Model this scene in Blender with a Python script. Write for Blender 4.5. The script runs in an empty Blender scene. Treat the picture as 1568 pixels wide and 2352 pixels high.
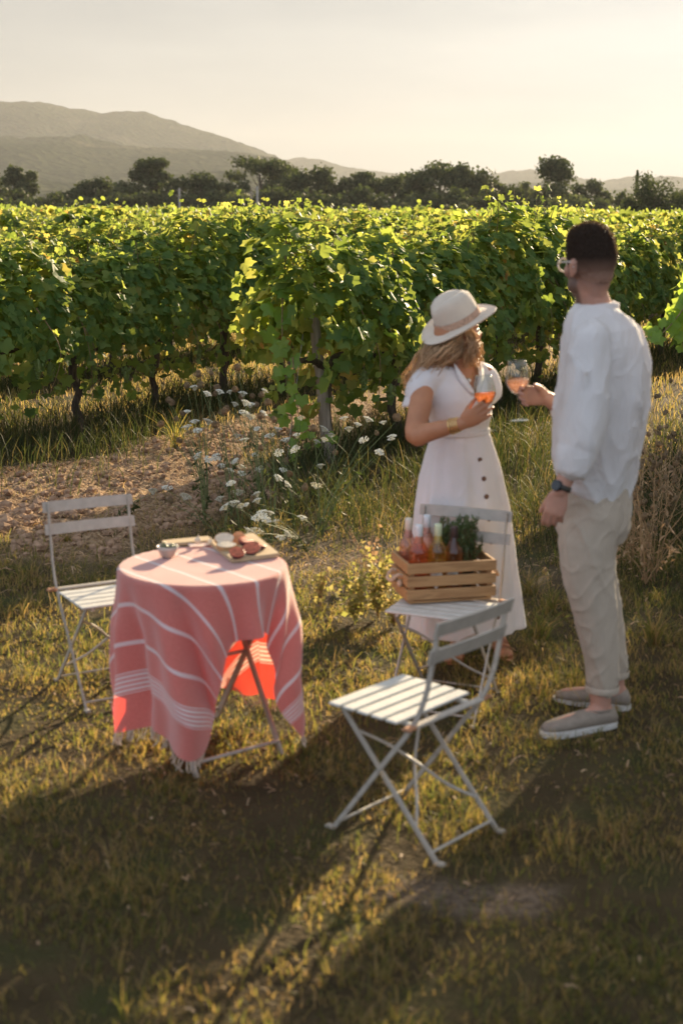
EXPOSURE=1.6
import bpy, bmesh, math, random
import numpy as np
from mathutils import Vector, Matrix, noise as mnoise
R=math.radians
random.seed(7); rng=np.random.default_rng(7)
scene=bpy.context.scene
COL=scene.collection
V=Vector
# ------------------------------------------------------------------ camera model (used to site things in the place)
CAM_H=1.98; PITCH=R(12.0); ROLL=0.0073; FPX=3267.0
def ray(px,py):
    x=px-784; y=-(py-1176); c,s=math.cos(ROLL),math.sin(ROLL)
    x,y=x*c-y*s, x*s+y*c
    return (x/FPX,(FPX*math.cos(PITCH)+y*math.sin(PITCH))/FPX,(-FPX*math.sin(PITCH)+y*math.cos(PITCH))/FPX)
def P(px,py,y):          # point at forward distance y
    X,Y,Z=ray(px,py); t=y/Y; return V((X*t,y,CAM_H+Z*t))
def G(px,py,z=0.0):      # point at height z
    X,Y,Z=ray(px,py); t=(z-CAM_H)/Z; return V((X*t,Y*t,z))
# ------------------------------------------------------------------ object helpers
def tag(o,label=None,cat=None,group=None,kind=None):
    if label:o['label']=label
    if cat:o['category']=cat
    if group:o['group']=group
    if kind:o['kind']=kind
    return o
def thing(name,label,cat,loc=(0,0,0),rz=0,group=None):
    o=bpy.data.objects.new(name,None); COL.objects.link(o)
    o.location=loc; o.rotation_euler=(0,0,rz); o.empty_display_size=.1
    return tag(o,label,cat,group)
def link(name,me,mat=None,parent=None,loc=None,smooth=False,world=False):
    o=bpy.data.objects.new(name,me); COL.objects.link(o)
    if mat is not None:
        for m in (mat if isinstance(mat,(list,tuple)) else [mat]): me.materials.append(m)
    if smooth and len(me.polygons): me.polygons.foreach_set('use_smooth',[True]*len(me.polygons))
    if parent is not None:
        o.parent=parent
        if world:   # mesh given in world coordinates
            o.matrix_parent_inverse=wmat(parent).inverted()
    if loc is not None:o.location=loc
    return o
def wmat(o):
    m=Matrix.LocRotScale(o.location,o.rotation_euler,o.scale)
    return (wmat(o.parent)@o.matrix_parent_inverse@m) if o.parent else m
def copy_tree(o,parent=None):
    c=o.copy(); COL.objects.link(c)
    if parent is not None:c.parent=parent
    for ch in list(o.children):
        copy_tree(ch,c)
    return c
def np_mesh(name,verts,faces_list):
    """faces_list: list of int arrays (n,k)"""
    me=bpy.data.meshes.new(name)
    verts=np.asarray(verts,dtype=np.float32)
    me.vertices.add(len(verts)); me.vertices.foreach_set('co',verts.ravel())
    loops=np.concatenate([f.ravel() for f in faces_list]).astype(np.int32)
    tot=np.concatenate([np.full(len(f),f.shape[1]) for f in faces_list]).astype(np.int32)
    start=np.concatenate([[0],np.cumsum(tot)[:-1]]).astype(np.int32)
    me.loops.add(len(loops)); me.loops.foreach_set('vertex_index',loops)
    me.polygons.add(len(tot)); me.polygons.foreach_set('loop_start',start)
    try: me.polygons.foreach_set('loop_total',tot)
    except Exception: pass
    me.update(calc_edges=True)
    return me
class MB:
    def __init__(s): s.v=[]; s.f=[]; s.m=[]; s.mi=0
    def add(s,vs,fs):
        b=len(s.v); s.v+= [tuple(v) for v in vs]; s.f+=[tuple(i+b for i in f) for f in fs]; s.m+=[s.mi]*len(fs)
        return s
    def box(s,c,size,rot=None,bev=0.0):
        c=V(c); hx,hy,hz=[a/2 for a in size]
        if bev>0:
            b=bev; vs=[];
            for sx in(-1,1):
                for sy in(-1,1):
                    for sz in(-1,1):
                        vs+= [V((sx*(hx-b),sy*(hy-b),sz*hz)),V((sx*(hx-b),sy*hy,sz*(hz-b))),V((sx*hx,sy*(hy-b),sz*(hz-b)))]
            bm=bmesh.new()
            for v in vs: bm.verts.new(v)
            bmesh.ops.convex_hull(bm,input=bm.verts); bm.verts.ensure_lookup_table(); bm.verts.index_update()
            vv=[v.co.copy() for v in bm.verts]; fs=[[v.index for v in f.verts] for f in bm.faces]; bm.free()
        else:
            vv=[V((x,y,z)) for x in(-hx,hx) for y in(-hy,hy) for z in(-hz,hz)]
            fs=[(0,1,3,2),(4,6,7,5),(0,4,5,1),(2,3,7,6),(0,2,6,4),(1,5,7,3)]
        if rot is not None: vv=[rot@v for v in vv]
        return s.add([v+c for v in vv],fs)
    def bar(s,a,b,w,t,ref=(1,0,0),bev=0.0):
        """flat bar from a to b, width w along ref, thickness t"""
        a=V(a);b=V(b);d=(b-a);L=d.length;d.normalize()
        x=V(ref)-d*d.dot(V(ref)); x.normalize(); y=d.cross(x)
        rot=Matrix((x,y,d)).transposed()
        return s.box((a+b)/2,(w,t,L),rot,bev)
    def tube(s,pts,rad,n=8,cap=True):
        pts=[V(p) for p in pts]
        if not hasattr(rad,'__len__'): rad=[rad]*len(pts)
        vs,fs=[],[]; t0=(pts[1]-pts[0]).normalized()
        x=t0.orthogonal().normalized()
        for i,p in enumerate(pts):
            t=(pts[min(i+1,len(pts)-1)]-pts[max(i-1,0)]).normalized()
            x=(x-t*x.dot(t)); x=x.normalized() if x.length>1e-6 else t.orthogonal().normalized()
            y=t.cross(x)
            for k in range(n):
                a=2*math.pi*k/n; vs.append(p+(x*math.cos(a)+y*math.sin(a))*rad[i])
        for i in range(len(pts)-1):
            for k in range(n):
                fs.append((i*n+k,i*n+(k+1)%n,(i+1)*n+(k+1)%n,(i+1)*n+k))
        if cap:
            fs.append(tuple(range(n-1,-1,-1))); b=(len(pts)-1)*n; fs.append(tuple(b+k for k in range(n)))
        return s.add(vs,fs)
    def lathe(s,prof,n=24,c=(0,0,0),mat=None):
        """prof list of (r,z)"""
        vs,fs=[],[];c=V(c)
        for r,z in prof:
            for k in range(n):
                a=2*math.pi*k/n; v=V((r*math.cos(a),r*math.sin(a),z))
                if mat is not None:v=mat@v
                vs.append(v+c)
        for i in range(len(prof)-1):
            for k in range(n): fs.append((i*n+k,i*n+(k+1)%n,(i+1)*n+(k+1)%n,(i+1)*n+k))
        return s.add(vs,fs)
    def ell(s,c,r,rot=None,n=16,m=10):
        c=V(c); vs=[];fs=[]
        for i in range(1,m):
            t=math.pi*i/m
            for k in range(n):
                a=2*math.pi*k/n
                vs.append(V((r[0]*math.sin(t)*math.cos(a),r[1]*math.sin(t)*math.sin(a),r[2]*math.cos(t))))
        vs+=[V((0,0,r[2])),V((0,0,-r[2]))]
        T=len(vs)-2;B=T+1
        for i in range(m-2):
            for k in range(n): fs.append((i*n+k,(i+1)*n+k,(i+1)*n+(k+1)%n,i*n+(k+1)%n))
        for k in range(n):
            fs.append((T,k,(k+1)%n)); b=(m-2)*n; fs.append((B,b+(k+1)%n,b+k))
        if rot is not None: vs=[rot@v for v in vs]
        return s.add([v+c for v in vs],fs)
    def loft(s,rings,n=28,cap=True):
        """rings: (center, ax_u, ax_v, ru, rv[, fold fn(a)])"""
        vs=[];fs=[]
        for rg in rings:
            c,u,v,ru,rv=rg[:5]; c=V(c);u=V(u);v=V(v); fn=rg[5] if len(rg)>5 else None
            for k in range(n):
                a=2*math.pi*k/n; q=fn(a) if fn else 1.0
                vs.append(c+(u*(math.cos(a)*ru)+v*(math.sin(a)*rv))*q)
        for i in range(len(rings)-1):
            for k in range(n): fs.append((i*n+k,i*n+(k+1)%n,(i+1)*n+(k+1)%n,(i+1)*n+k))
        if cap:
            fs.append(tuple(range(n-1,-1,-1))); b=(len(rings)-1)*n; fs.append(tuple(b+k for k in range(n)))
        return s.add(vs,fs)
    def mesh(s,name):
        me=bpy.data.meshes.new(name); me.from_pydata(s.v,[],s.f)
        if any(s.m): me.polygons.foreach_set('material_index',s.m)
        me.update(); return me
    def build(s,name,mat,parent=None,smooth=False,loc=None,world=False):
        return link(name,s.mesh(name),mat,parent,loc,smooth,world)
def capsule_chain(mb,pts,rad,n=14):
    """closed tapered limb with rounded ends"""
    pts=[V(p) for p in pts]; rad=list(rad)
    d0=(pts[0]-pts[1]).normalized(); d1=(pts[-1]-pts[-2]).normalized()
    a=[pts[0]+d0*rad[0]*.95,pts[0]+d0*rad[0]*.6]; b=[pts[-1]+d1*rad[-1]*.6,pts[-1]+d1*rad[-1]*.95]
    mb.tube(a+pts+b,[rad[0]*.25,rad[0]*.8]+rad+[rad[-1]*.8,rad[-1]*.25],n)
def smooth_path(pts,rad,k=4):
    """Catmull-Rom resample"""
    pts=[V(p) for p in pts]; out=[];ro=[]
    for i in range(len(pts)-1):
        p0=pts[max(i-1,0)];p1=pts[i];p2=pts[i+1];p3=pts[min(i+2,len(pts)-1)]
        for j in range(k):
            t=j/k
            out.append(.5*((2*p1)+(-p0+p2)*t+(2*p0-5*p1+4*p2-p3)*t*t+(-p0+3*p1-3*p2+p3)*t**3))
            ro.append(rad[i]*(1-t)+rad[i+1]*t)
    out.append(pts[-1]);ro.append(rad[-1]); return out,ro
def limb(mb,pts,rad,n=16,k=4):
    p,r=smooth_path(pts,rad,k); capsule_chain(mb,p,r,n)
def fuse(name,mb,voxel,smooth=4,disp=None,mat=None,parent=None,cut=None,attr=None):
    """melt closed pieces into ONE continuous surface"""
    me=mb.mesh('tmp'); o=bpy.data.objects.new('tmp',me); COL.objects.link(o)
    md=o.modifiers.new('r','REMESH'); md.mode='VOXEL'; md.voxel_size=voxel; md.use_smooth_shade=True
    if smooth:
        sm=o.modifiers.new('s','SMOOTH'); sm.factor=.5; sm.iterations=smooth
    dg=bpy.context.evaluated_depsgraph_get(); dg.update()
    res=bpy.data.meshes.new_from_object(o.evaluated_get(dg)); res.name=name
    bpy.data.objects.remove(o,do_unlink=True); bpy.data.meshes.remove(me)
    if disp:
        n=len(res.vertices); co=np.empty(n*3,np.float32); res.vertices.foreach_get('co',co); co=co.reshape(-1,3)
        nr=np.empty(n*3,np.float32); res.vertex_normals.foreach_get('vector',nr); nr=nr.reshape(-1,3)
        d=np.array([disp(V(c.tolist()),V(m.tolist())) for c,m in zip(co,nr)],dtype=np.float32)
        co=co+nr*d[:,None]; res.vertices.foreach_set('co',co.ravel()); res.update()
    if cut:
        bm=bmesh.new(); bm.from_mesh(res)
        bmesh.ops.delete(bm,geom=[f for f in bm.faces if cut(f.calc_center_median(),f.normal)],context='FACES')
        bm.to_mesh(res); bm.free()
    if attr:
        a=res.color_attributes.new('tone','FLOAT_COLOR','POINT')
        vals=np.array([list(attr(v.co))+[1.0] for v in res.vertices],dtype=np.float32)
        a.data.foreach_set('color',vals.ravel())
    ob=link(name,res,mat,parent,None,True,world=parent is not None)
    return ob
# ------------------------------------------------------------------ materials
def newmat(name):
    m=bpy.data.materials.new(name); m.use_nodes=True; nt=m.node_tree; nt.nodes.clear()
    return m,nt
def N(nt,t,**kw):
    n=nt.nodes.new(t)
    for k,v in kw.items(): setattr(n,k,v)
    return n
def ramp(nt,stops,interp='LINEAR'):
    n=nt.nodes.new('ShaderNodeValToRGB'); n.color_ramp.interpolation=interp
    e=n.color_ramp.elements
    while len(e)>1:e.remove(e[-1])
    e[0].position=stops[0][0]; e[0].color=(*stops[0][1],1)
    for p,c in stops[1:]:
        x=e.new(p); x.color=(*c,1)
    return n
def mat_simple(name,col,rough=.6,var=.15,scale=20,bump=.0,bscale=200,metal=0,spec=.5,trans=0.0,tcol=None,coat=0,sheen=0,stretch=(1,1,1),wr=0):
    m,nt=newmat(name); L=nt.links
    out=N(nt,'ShaderNodeOutputMaterial'); b=N(nt,'ShaderNodeBsdfPrincipled')
    tc=N(nt,'ShaderNodeTexCoord'); mp=N(nt,'ShaderNodeMapping'); mp.inputs['Scale'].default_value=stretch
    L.new(tc.outputs['Object'],mp.inputs['Vector'])
    nz=N(nt,'ShaderNodeTexNoise'); nz.inputs['Scale'].default_value=scale; nz.inputs['Detail'].default_value=5
    L.new(mp.outputs[0],nz.inputs['Vector'])
    lo=tuple(max(0,c*(1-var)) for c in col); hi=tuple(min(1,c*(1+var)) for c in col)
    rp=ramp(nt,[(.3,lo),(.7,hi)]); L.new(nz.outputs[0],rp.inputs[0]); L.new(rp.outputs[0],b.inputs['Base Color'])
    b.inputs['Roughness'].default_value=rough; b.inputs['Metallic'].default_value=metal
    b.inputs['Specular IOR Level'].default_value=spec
    if coat:b.inputs['Coat Weight'].default_value=coat
    if sheen:b.inputs['Sheen Weight'].default_value=sheen
    if bump:
        n2=N(nt,'ShaderNodeTexNoise'); n2.inputs['Scale'].default_value=bscale; L.new(mp.outputs[0],n2.inputs['Vector'])
        bp=N(nt,'ShaderNodeBump'); bp.inputs['Strength'].default_value=bump; bp.inputs['Distance'].default_value=.01
        L.new(n2.outputs[0],bp.inputs['Height']); L.new(bp.outputs[0],b.inputs['Normal'])
        if wr:      # creases of worn linen
            m3=N(nt,'ShaderNodeMapping'); m3.inputs['Scale'].default_value=(1,1,.45); m3.inputs['Rotation'].default_value=(.25,.35,0); L.new(tc.outputs['Object'],m3.inputs['Vector'])
            n3=N(nt,'ShaderNodeTexNoise'); n3.inputs['Scale'].default_value=13; n3.inputs['Detail'].default_value=3; n3.inputs['Distortion'].default_value=.9; L.new(m3.outputs[0],n3.inputs['Vector'])
            s1=N(nt,'ShaderNodeMath',operation='SUBTRACT'); s1.inputs[1].default_value=.5; L.new(n3.outputs[0],s1.inputs[0])
            s2=N(nt,'ShaderNodeMath',operation='ABSOLUTE'); L.new(s1.outputs[0],s2.inputs[0])
            s3=N(nt,'ShaderNodeMath',operation='POWER'); s3.inputs[1].default_value=.6; L.new(s2.outputs[0],s3.inputs[0])
            b3=N(nt,'ShaderNodeBump',invert=True); b3.inputs['Strength'].default_value=wr; b3.inputs['Distance'].default_value=.012; L.new(s3.outputs[0],b3.inputs['Height']); L.new(bp.outputs[0],b3.inputs['Normal']); L.new(b3.outputs[0],b.inputs['Normal'])
    if trans:
        t=N(nt,'ShaderNodeBsdfTranslucent'); mx=N(nt,'ShaderNodeMixShader'); mx.inputs[0].default_value=trans
        t.inputs[0].default_value=(*(tcol or col),1)
        L.new(b.outputs[0],mx.inputs[1]);L.new(t.outputs[0],mx.inputs[2]);L.new(mx.outputs[0],out.inputs[0])
    else: L.new(b.outputs[0],out.inputs[0])
    return m
def mat_leaf(name,stops,tstops,tr=.45,rough=.45,nscale=1.2,spec=.4):
    """per-leaf random colour, patchy variation, light through the leaf"""
    m,nt=newmat(name); L=nt.links
    out=N(nt,'ShaderNodeOutputMaterial'); b=N(nt,'ShaderNodeBsdfPrincipled'); b.inputs['Roughness'].default_value=rough
    b.inputs['Specular IOR Level'].default_value=spec
    g=N(nt,'ShaderNodeNewGeometry'); oi=N(nt,'ShaderNodeObjectInfo')
    nz=N(nt,'ShaderNodeTexNoise'); nz.inputs['Scale'].default_value=nscale; nz.inputs['Detail'].default_value=2
    L.new(g.outputs['Position'],nz.inputs['Vector'])
    ma=N(nt,'ShaderNodeMath',operation='MULTIPLY_ADD'); ma.inputs[1].default_value=.75
    L.new(g.outputs['Random Per Island'],ma.inputs[0])
    m2=N(nt,'ShaderNodeMath',operation='MULTIPLY_ADD'); m2.inputs[1].default_value=.9; m2.inputs[2].default_value=-.33
    L.new(nz.outputs[0],m2.inputs[0]); L.new(m2.outputs[0],ma.inputs[2])
    r1=ramp(nt,stops); r2=ramp(nt,tstops); L.new(ma.outputs[0],r1.inputs[0]); L.new(ma.outputs[0],r2.inputs[0])
    L.new(r1.outputs[0],b.inputs['Base Color'])
    t=N(nt,'ShaderNodeBsdfTranslucent'); L.new(r2.outputs[0],t.inputs[0])
    mx=N(nt,'ShaderNodeMixShader'); mx.inputs[0].default_value=tr
    L.new(b.outputs[0],mx.inputs[1]);L.new(t.outputs[0],mx.inputs[2]);L.new(mx.outputs[0],out.inputs[0])
    return m
def mat_wood(name,c1,c2,scale=6,rough=.65,stretch=(1,12,12)):
    m,nt=newmat(name); L=nt.links
    out=N(nt,'ShaderNodeOutputMaterial'); b=N(nt,'ShaderNodeBsdfPrincipled')
    tc=N(nt,'ShaderNodeTexCoord'); mp=N(nt,'ShaderNodeMapping'); mp.inputs['Scale'].default_value=stretch
    L.new(tc.outputs['Object'],mp.inputs['Vector'])
    nz=N(nt,'ShaderNodeTexNoise'); nz.inputs['Scale'].default_value=scale; nz.inputs['Detail'].default_value=6; nz.inputs['Distortion'].default_value=.6
    L.new(mp.outputs[0],nz.inputs['Vector'])
    rp=ramp(nt,[(.3,c1),(.55,c2),(.75,tuple(x*.8 for x in c1))]); L.new(nz.outputs[0],rp.inputs[0]); L.new(rp.outputs[0],b.inputs['Base Color'])
    b.inputs['Roughness'].default_value=rough
    bp=N(nt,'ShaderNodeBump'); bp.inputs['Strength'].default_value=.3; bp.inputs['Distance'].default_value=.003
    L.new(nz.outputs[0],bp.inputs['Height']); L.new(bp.outputs[0],b.inputs['Normal'])
    L.new(b.outputs[0],out.inputs[0]); return m
def mat_glass(name,col=(1,1,1),rough=0.0,ior=1.45):
    m,nt=newmat(name); L=nt.links
    out=N(nt,'ShaderNodeOutputMaterial'); b=N(nt,'ShaderNodeBsdfPrincipled')
    b.inputs['Base Color'].default_value=(*col,1); b.inputs['Roughness'].default_value=rough
    b.inputs['Transmission Weight'].default_value=1; b.inputs['IOR'].default_value=ior
    L.new(b.outputs[0],out.inputs[0]); return m
M={}
M['paint']=mat_simple('grey_beige_paint',(.43,.39,.335),.42,.10,30,.12,90)
M['paint_seat']=mat_simple('pale_seat_paint',(.62,.61,.56),.45,.08,25,.12,90)
M['rust']=mat_simple('rust',(.42,.20,.10),.8,.5,60,.4,120)
M['wood']=mat_wood('pine_slat',(.34,.175,.07),(.48,.28,.12))
M['board']=mat_wood('pale_board',(.42,.30,.17),(.52,.40,.25))
M['bark']=mat_simple('vine_bark',(.095,.07,.05),.95,.5,14,.9,60,stretch=(3,3,.6))
M['post']=mat_simple('weathered_post',(.30,.25,.20),.9,.35,9,.6,60,stretch=(4,4,.5))
M['skinM']=None
M['linen']=mat_simple('white_linen',(.86,.855,.85),.85,.04,9,.25,500,spec=.2,trans=.25,tcol=(.88,.82,.76),sheen=.2,wr=.6)
M['dress']=mat_simple('white_dress_linen',(.86,.85,.86),.85,.04,9,.25,500,spec=.2,trans=.2,tcol=(.88,.80,.76),sheen=.2,wr=.4)
M['chino']=mat_simple('beige_trouser_linen',(.50,.425,.335),.9,.06,14,.35,420,spec=.2,trans=.06,sheen=.2,wr=.5)
M['canvas']=mat_simple('taupe_canvas',(.30,.25,.20),.9,.12,40,.5,500)
M['rubber']=mat_simple('white_rubber_sole',(.66,.64,.60),.7,.08,30)
M['felt']=mat_simple('cream_felt',(.66,.58,.48),.95,.05,20,.25,300,spec=.2,sheen=.3)
M['band']=mat_simple('rust_brown_band',(.52,.33,.23),.9,.4,160,.3,200)
M['leather']=mat_simple('tan_leather',(.40,.16,.06),.5,.2,25,.2,100)
M['gold']=mat_simple('gold',(.85,.6,.25),.25,.1,30,metal=1)
M['watch']=mat_simple('dark_watch',(.03,.035,.04),.25,.2,30)
M['button']=mat_simple('brown_button',(.16,.08,.05),.4,.2,60)
def mat_thin(name,tint=(1,1,1),gloss=1.0,body=0.0,bcol=None):
    m,nt=newmat(name); L=nt.links; out=N(nt,'ShaderNodeOutputMaterial'); tr=N(nt,'ShaderNodeBsdfTransparent'); tr.inputs[0].default_value=(*tint,1)
    gl=N(nt,'ShaderNodeBsdfGlossy'); gl.inputs['Roughness'].default_value=.03; lw=N(nt,'ShaderNodeLayerWeight'); lw.inputs[0].default_value=.5; pw=N(nt,'ShaderNodeMath',operation='POWER'); pw.inputs[1].default_value=3.5; L.new(lw.outputs['Facing'],pw.inputs[0]); fr=N(nt,'ShaderNodeMath',operation='MULTIPLY_ADD'); fr.inputs[1].default_value=.85; fr.inputs[2].default_value=.07; L.new(pw.outputs[0],fr.inputs[0])
    last=tr
    if body:
        tl=N(nt,'ShaderNodeBsdfTranslucent'); tl.inputs[0].default_value=(*bcol,1); mb_=N(nt,'ShaderNodeMixShader'); mb_.inputs[0].default_value=body; L.new(tr.outputs[0],mb_.inputs[1]); L.new(tl.outputs[0],mb_.inputs[2]); last=mb_
    mx=N(nt,'ShaderNodeMixShader'); L.new(fr.outputs[0],mx.inputs[0]); L.new(last.outputs[0],mx.inputs[1]); L.new(gl.outputs[0],mx.inputs[2]); L.new(mx.outputs[0],out.inputs[0]); return m
M['clear']=mat_thin('clear_glass',(.93,.95,.94))
M['frame']=mat_simple('clear_spectacle_frame',(.85,.80,.75),.15,.05,20,spec=.8,trans=.4)
# ------------------------------------------------------------------ sun, sky, air
SUN_AZ=24.0; SUN_EL=15.0      # azimuth measured from +Y towards +X
SUNV=V((math.sin(R(SUN_AZ))*math.cos(R(SUN_EL)),math.cos(R(SUN_AZ))*math.cos(R(SUN_EL)),math.sin(R(SUN_EL))))
def make_light():
    w=bpy.data.worlds.new('World'); scene.world=w; w.use_nodes=True; nt=w.node_tree; L=nt.links
    bg=nt.nodes['Background']; sky=N(nt,'ShaderNodeTexSky'); sky.sky_type='NISHITA'; sky.sun_disc=False
    sky.sun_elevation=R(SUN_EL); sky.sun_rotation=R(SUN_AZ); sky.dust_density=6.0; sky.air_density=1.0; sky.ozone_density=.6
    hs=N(nt,'ShaderNodeHueSaturation'); hs.inputs['Saturation'].default_value=SKY_SAT
    gm=N(nt,'ShaderNodeGamma'); gm.inputs[1].default_value=SKY_GAMMA; L.new(sky.outputs[0],gm.inputs[0]); L.new(gm.outputs[0],hs.inputs['Color'])
    # high thin cloud veil, broad and soft, tinting the sky cream
    tc=N(nt,'ShaderNodeTexCoord'); mp=N(nt,'ShaderNodeMapping'); mp.inputs['Scale'].default_value=(1.2,1.2,7)
    L.new(tc.outputs['Generated'],mp.inputs['Vector'])
    nz=N(nt,'ShaderNodeTexNoise'); nz.inputs['Scale'].default_value=2.2; nz.inputs['Detail'].default_value=5; nz.inputs['Roughness'].default_value=.55
    L.new(mp.outputs[0],nz.inputs['Vector'])
    rp=ramp(nt,[(.35,(.86,.87,.87)),(.7,(1.12,1.10,1.06))]); L.new(nz.outputs[0],rp.inputs[0])
    mx=N(nt,'ShaderNodeMix',data_type='RGBA',blend_type='MULTIPLY'); mx.inputs[0].default_value=1
    L.new(hs.outputs[0],mx.inputs[6]); L.new(rp.outputs[0],mx.inputs[7])
    tint=N(nt,'ShaderNodeMix',data_type='RGBA',blend_type='MULTIPLY'); tint.inputs[0].default_value=1; tint.inputs[7].default_value=SKY_TINT
    
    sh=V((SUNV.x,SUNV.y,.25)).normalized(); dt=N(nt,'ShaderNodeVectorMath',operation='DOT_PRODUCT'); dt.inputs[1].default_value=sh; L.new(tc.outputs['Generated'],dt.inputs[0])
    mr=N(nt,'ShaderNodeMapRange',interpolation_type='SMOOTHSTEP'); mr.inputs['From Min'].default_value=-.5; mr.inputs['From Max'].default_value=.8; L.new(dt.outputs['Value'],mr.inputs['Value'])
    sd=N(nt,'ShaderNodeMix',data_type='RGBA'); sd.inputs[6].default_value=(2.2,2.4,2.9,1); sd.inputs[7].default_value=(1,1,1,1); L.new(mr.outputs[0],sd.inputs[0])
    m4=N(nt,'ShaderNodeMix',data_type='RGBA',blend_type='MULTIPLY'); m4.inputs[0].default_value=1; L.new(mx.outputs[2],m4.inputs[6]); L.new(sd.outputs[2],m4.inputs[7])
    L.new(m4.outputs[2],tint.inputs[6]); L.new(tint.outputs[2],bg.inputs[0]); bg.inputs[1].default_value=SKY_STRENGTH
    ld=bpy.data.lights.new('sun','SUN'); ld.energy=SUN_STRENGTH; ld.angle=R(.6); ld.color=(1,.78,.50)
    lo=bpy.data.objects.new('sun',ld); COL.objects.link(lo); lo.rotation_euler=SUNV.to_track_quat('Z','Y').to_euler(); lo.location=(20,40,30)
SKY_GAMMA=.25; SKY_SAT=.20; SKY_TINT=(.96,.975,.975,1); SKY_STRENGTH=.108; SUN_STRENGTH=5.0
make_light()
def make_haze():
    mb=MB(); mb.box((0,2850,149.5),(9600,6400,305)); o=mb.build('haze',None)
    m,nt=newmat('air'); out=N(nt,'ShaderNodeOutputMaterial'); pv=N(nt,'ShaderNodeVolumePrincipled')
    pv.inputs['Color'].default_value=(.72,.745,.77,1); pv.inputs['Density'].default_value=HAZE; pv.inputs['Anisotropy'].default_value=.2
    nt.links.new(pv.outputs[0],out.inputs['Volume']); o.data.materials.append(m)
    tag(o,kind='stuff',label='pale evening haze lying over the valley')
HAZE=.00011
make_haze()
# ------------------------------------------------------------------ where things are on the ground
RX,RY=math.sin(R(28)),math.cos(R(28))          # direction of the vine rows
def sn(x,y): return RX*x+RY*y, RY*x-RX*y
def xy(s,n): return RX*s+RY*n, RY*s-RX*n
ROW0=-5.43; ROWD=2.66                          # row of the leaning post, spacing
def vn(x,y,sc,seed=0.0): return mnoise.noise(V((x*sc+seed,y*sc-seed*.7,seed)))
def tilled(x,y):
    s,n=sn(x,y); w=.35*vn(x,y,.9,3)+.18*vn(x,y,3,5)
    nr=-4.75 if s<8.3 else -4.75-(s-8.3)*.7
    nr=max(nr,-6.0)
    a=min(1,max(0,(n+7.3+w)/.3)); b=min(1,max(0,(nr-n+w)/.3)); c=min(1,max(0,(s-5.9+w*1.6)/.5))
    return a*b*c
def bare(x,y):   # worn patch in front
    c=G(1075,2060); d=math.hypot((x-c.x)/.26,(y-c.y)/.14)+.5*vn(x,y,6,9)
    return max(0,min(1,(1.15-d)/.4))
def strawzone(x,y):
    return max(0,min(1,1.3-math.hypot((x-.15)/1.0,(y-8.0)/.8)+.5*vn(x,y,2,4)))
def groundz(x,y):
    if not(-9<x<12 and 1<y<30): return 0
    t=tilled(x,y)
    return .02*vn(x,y,.8,1)+.012*vn(x,y,4,2)+t*(.055*abs(vn(x,y,5,7))+.035*vn(x,y,13,8))
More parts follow.
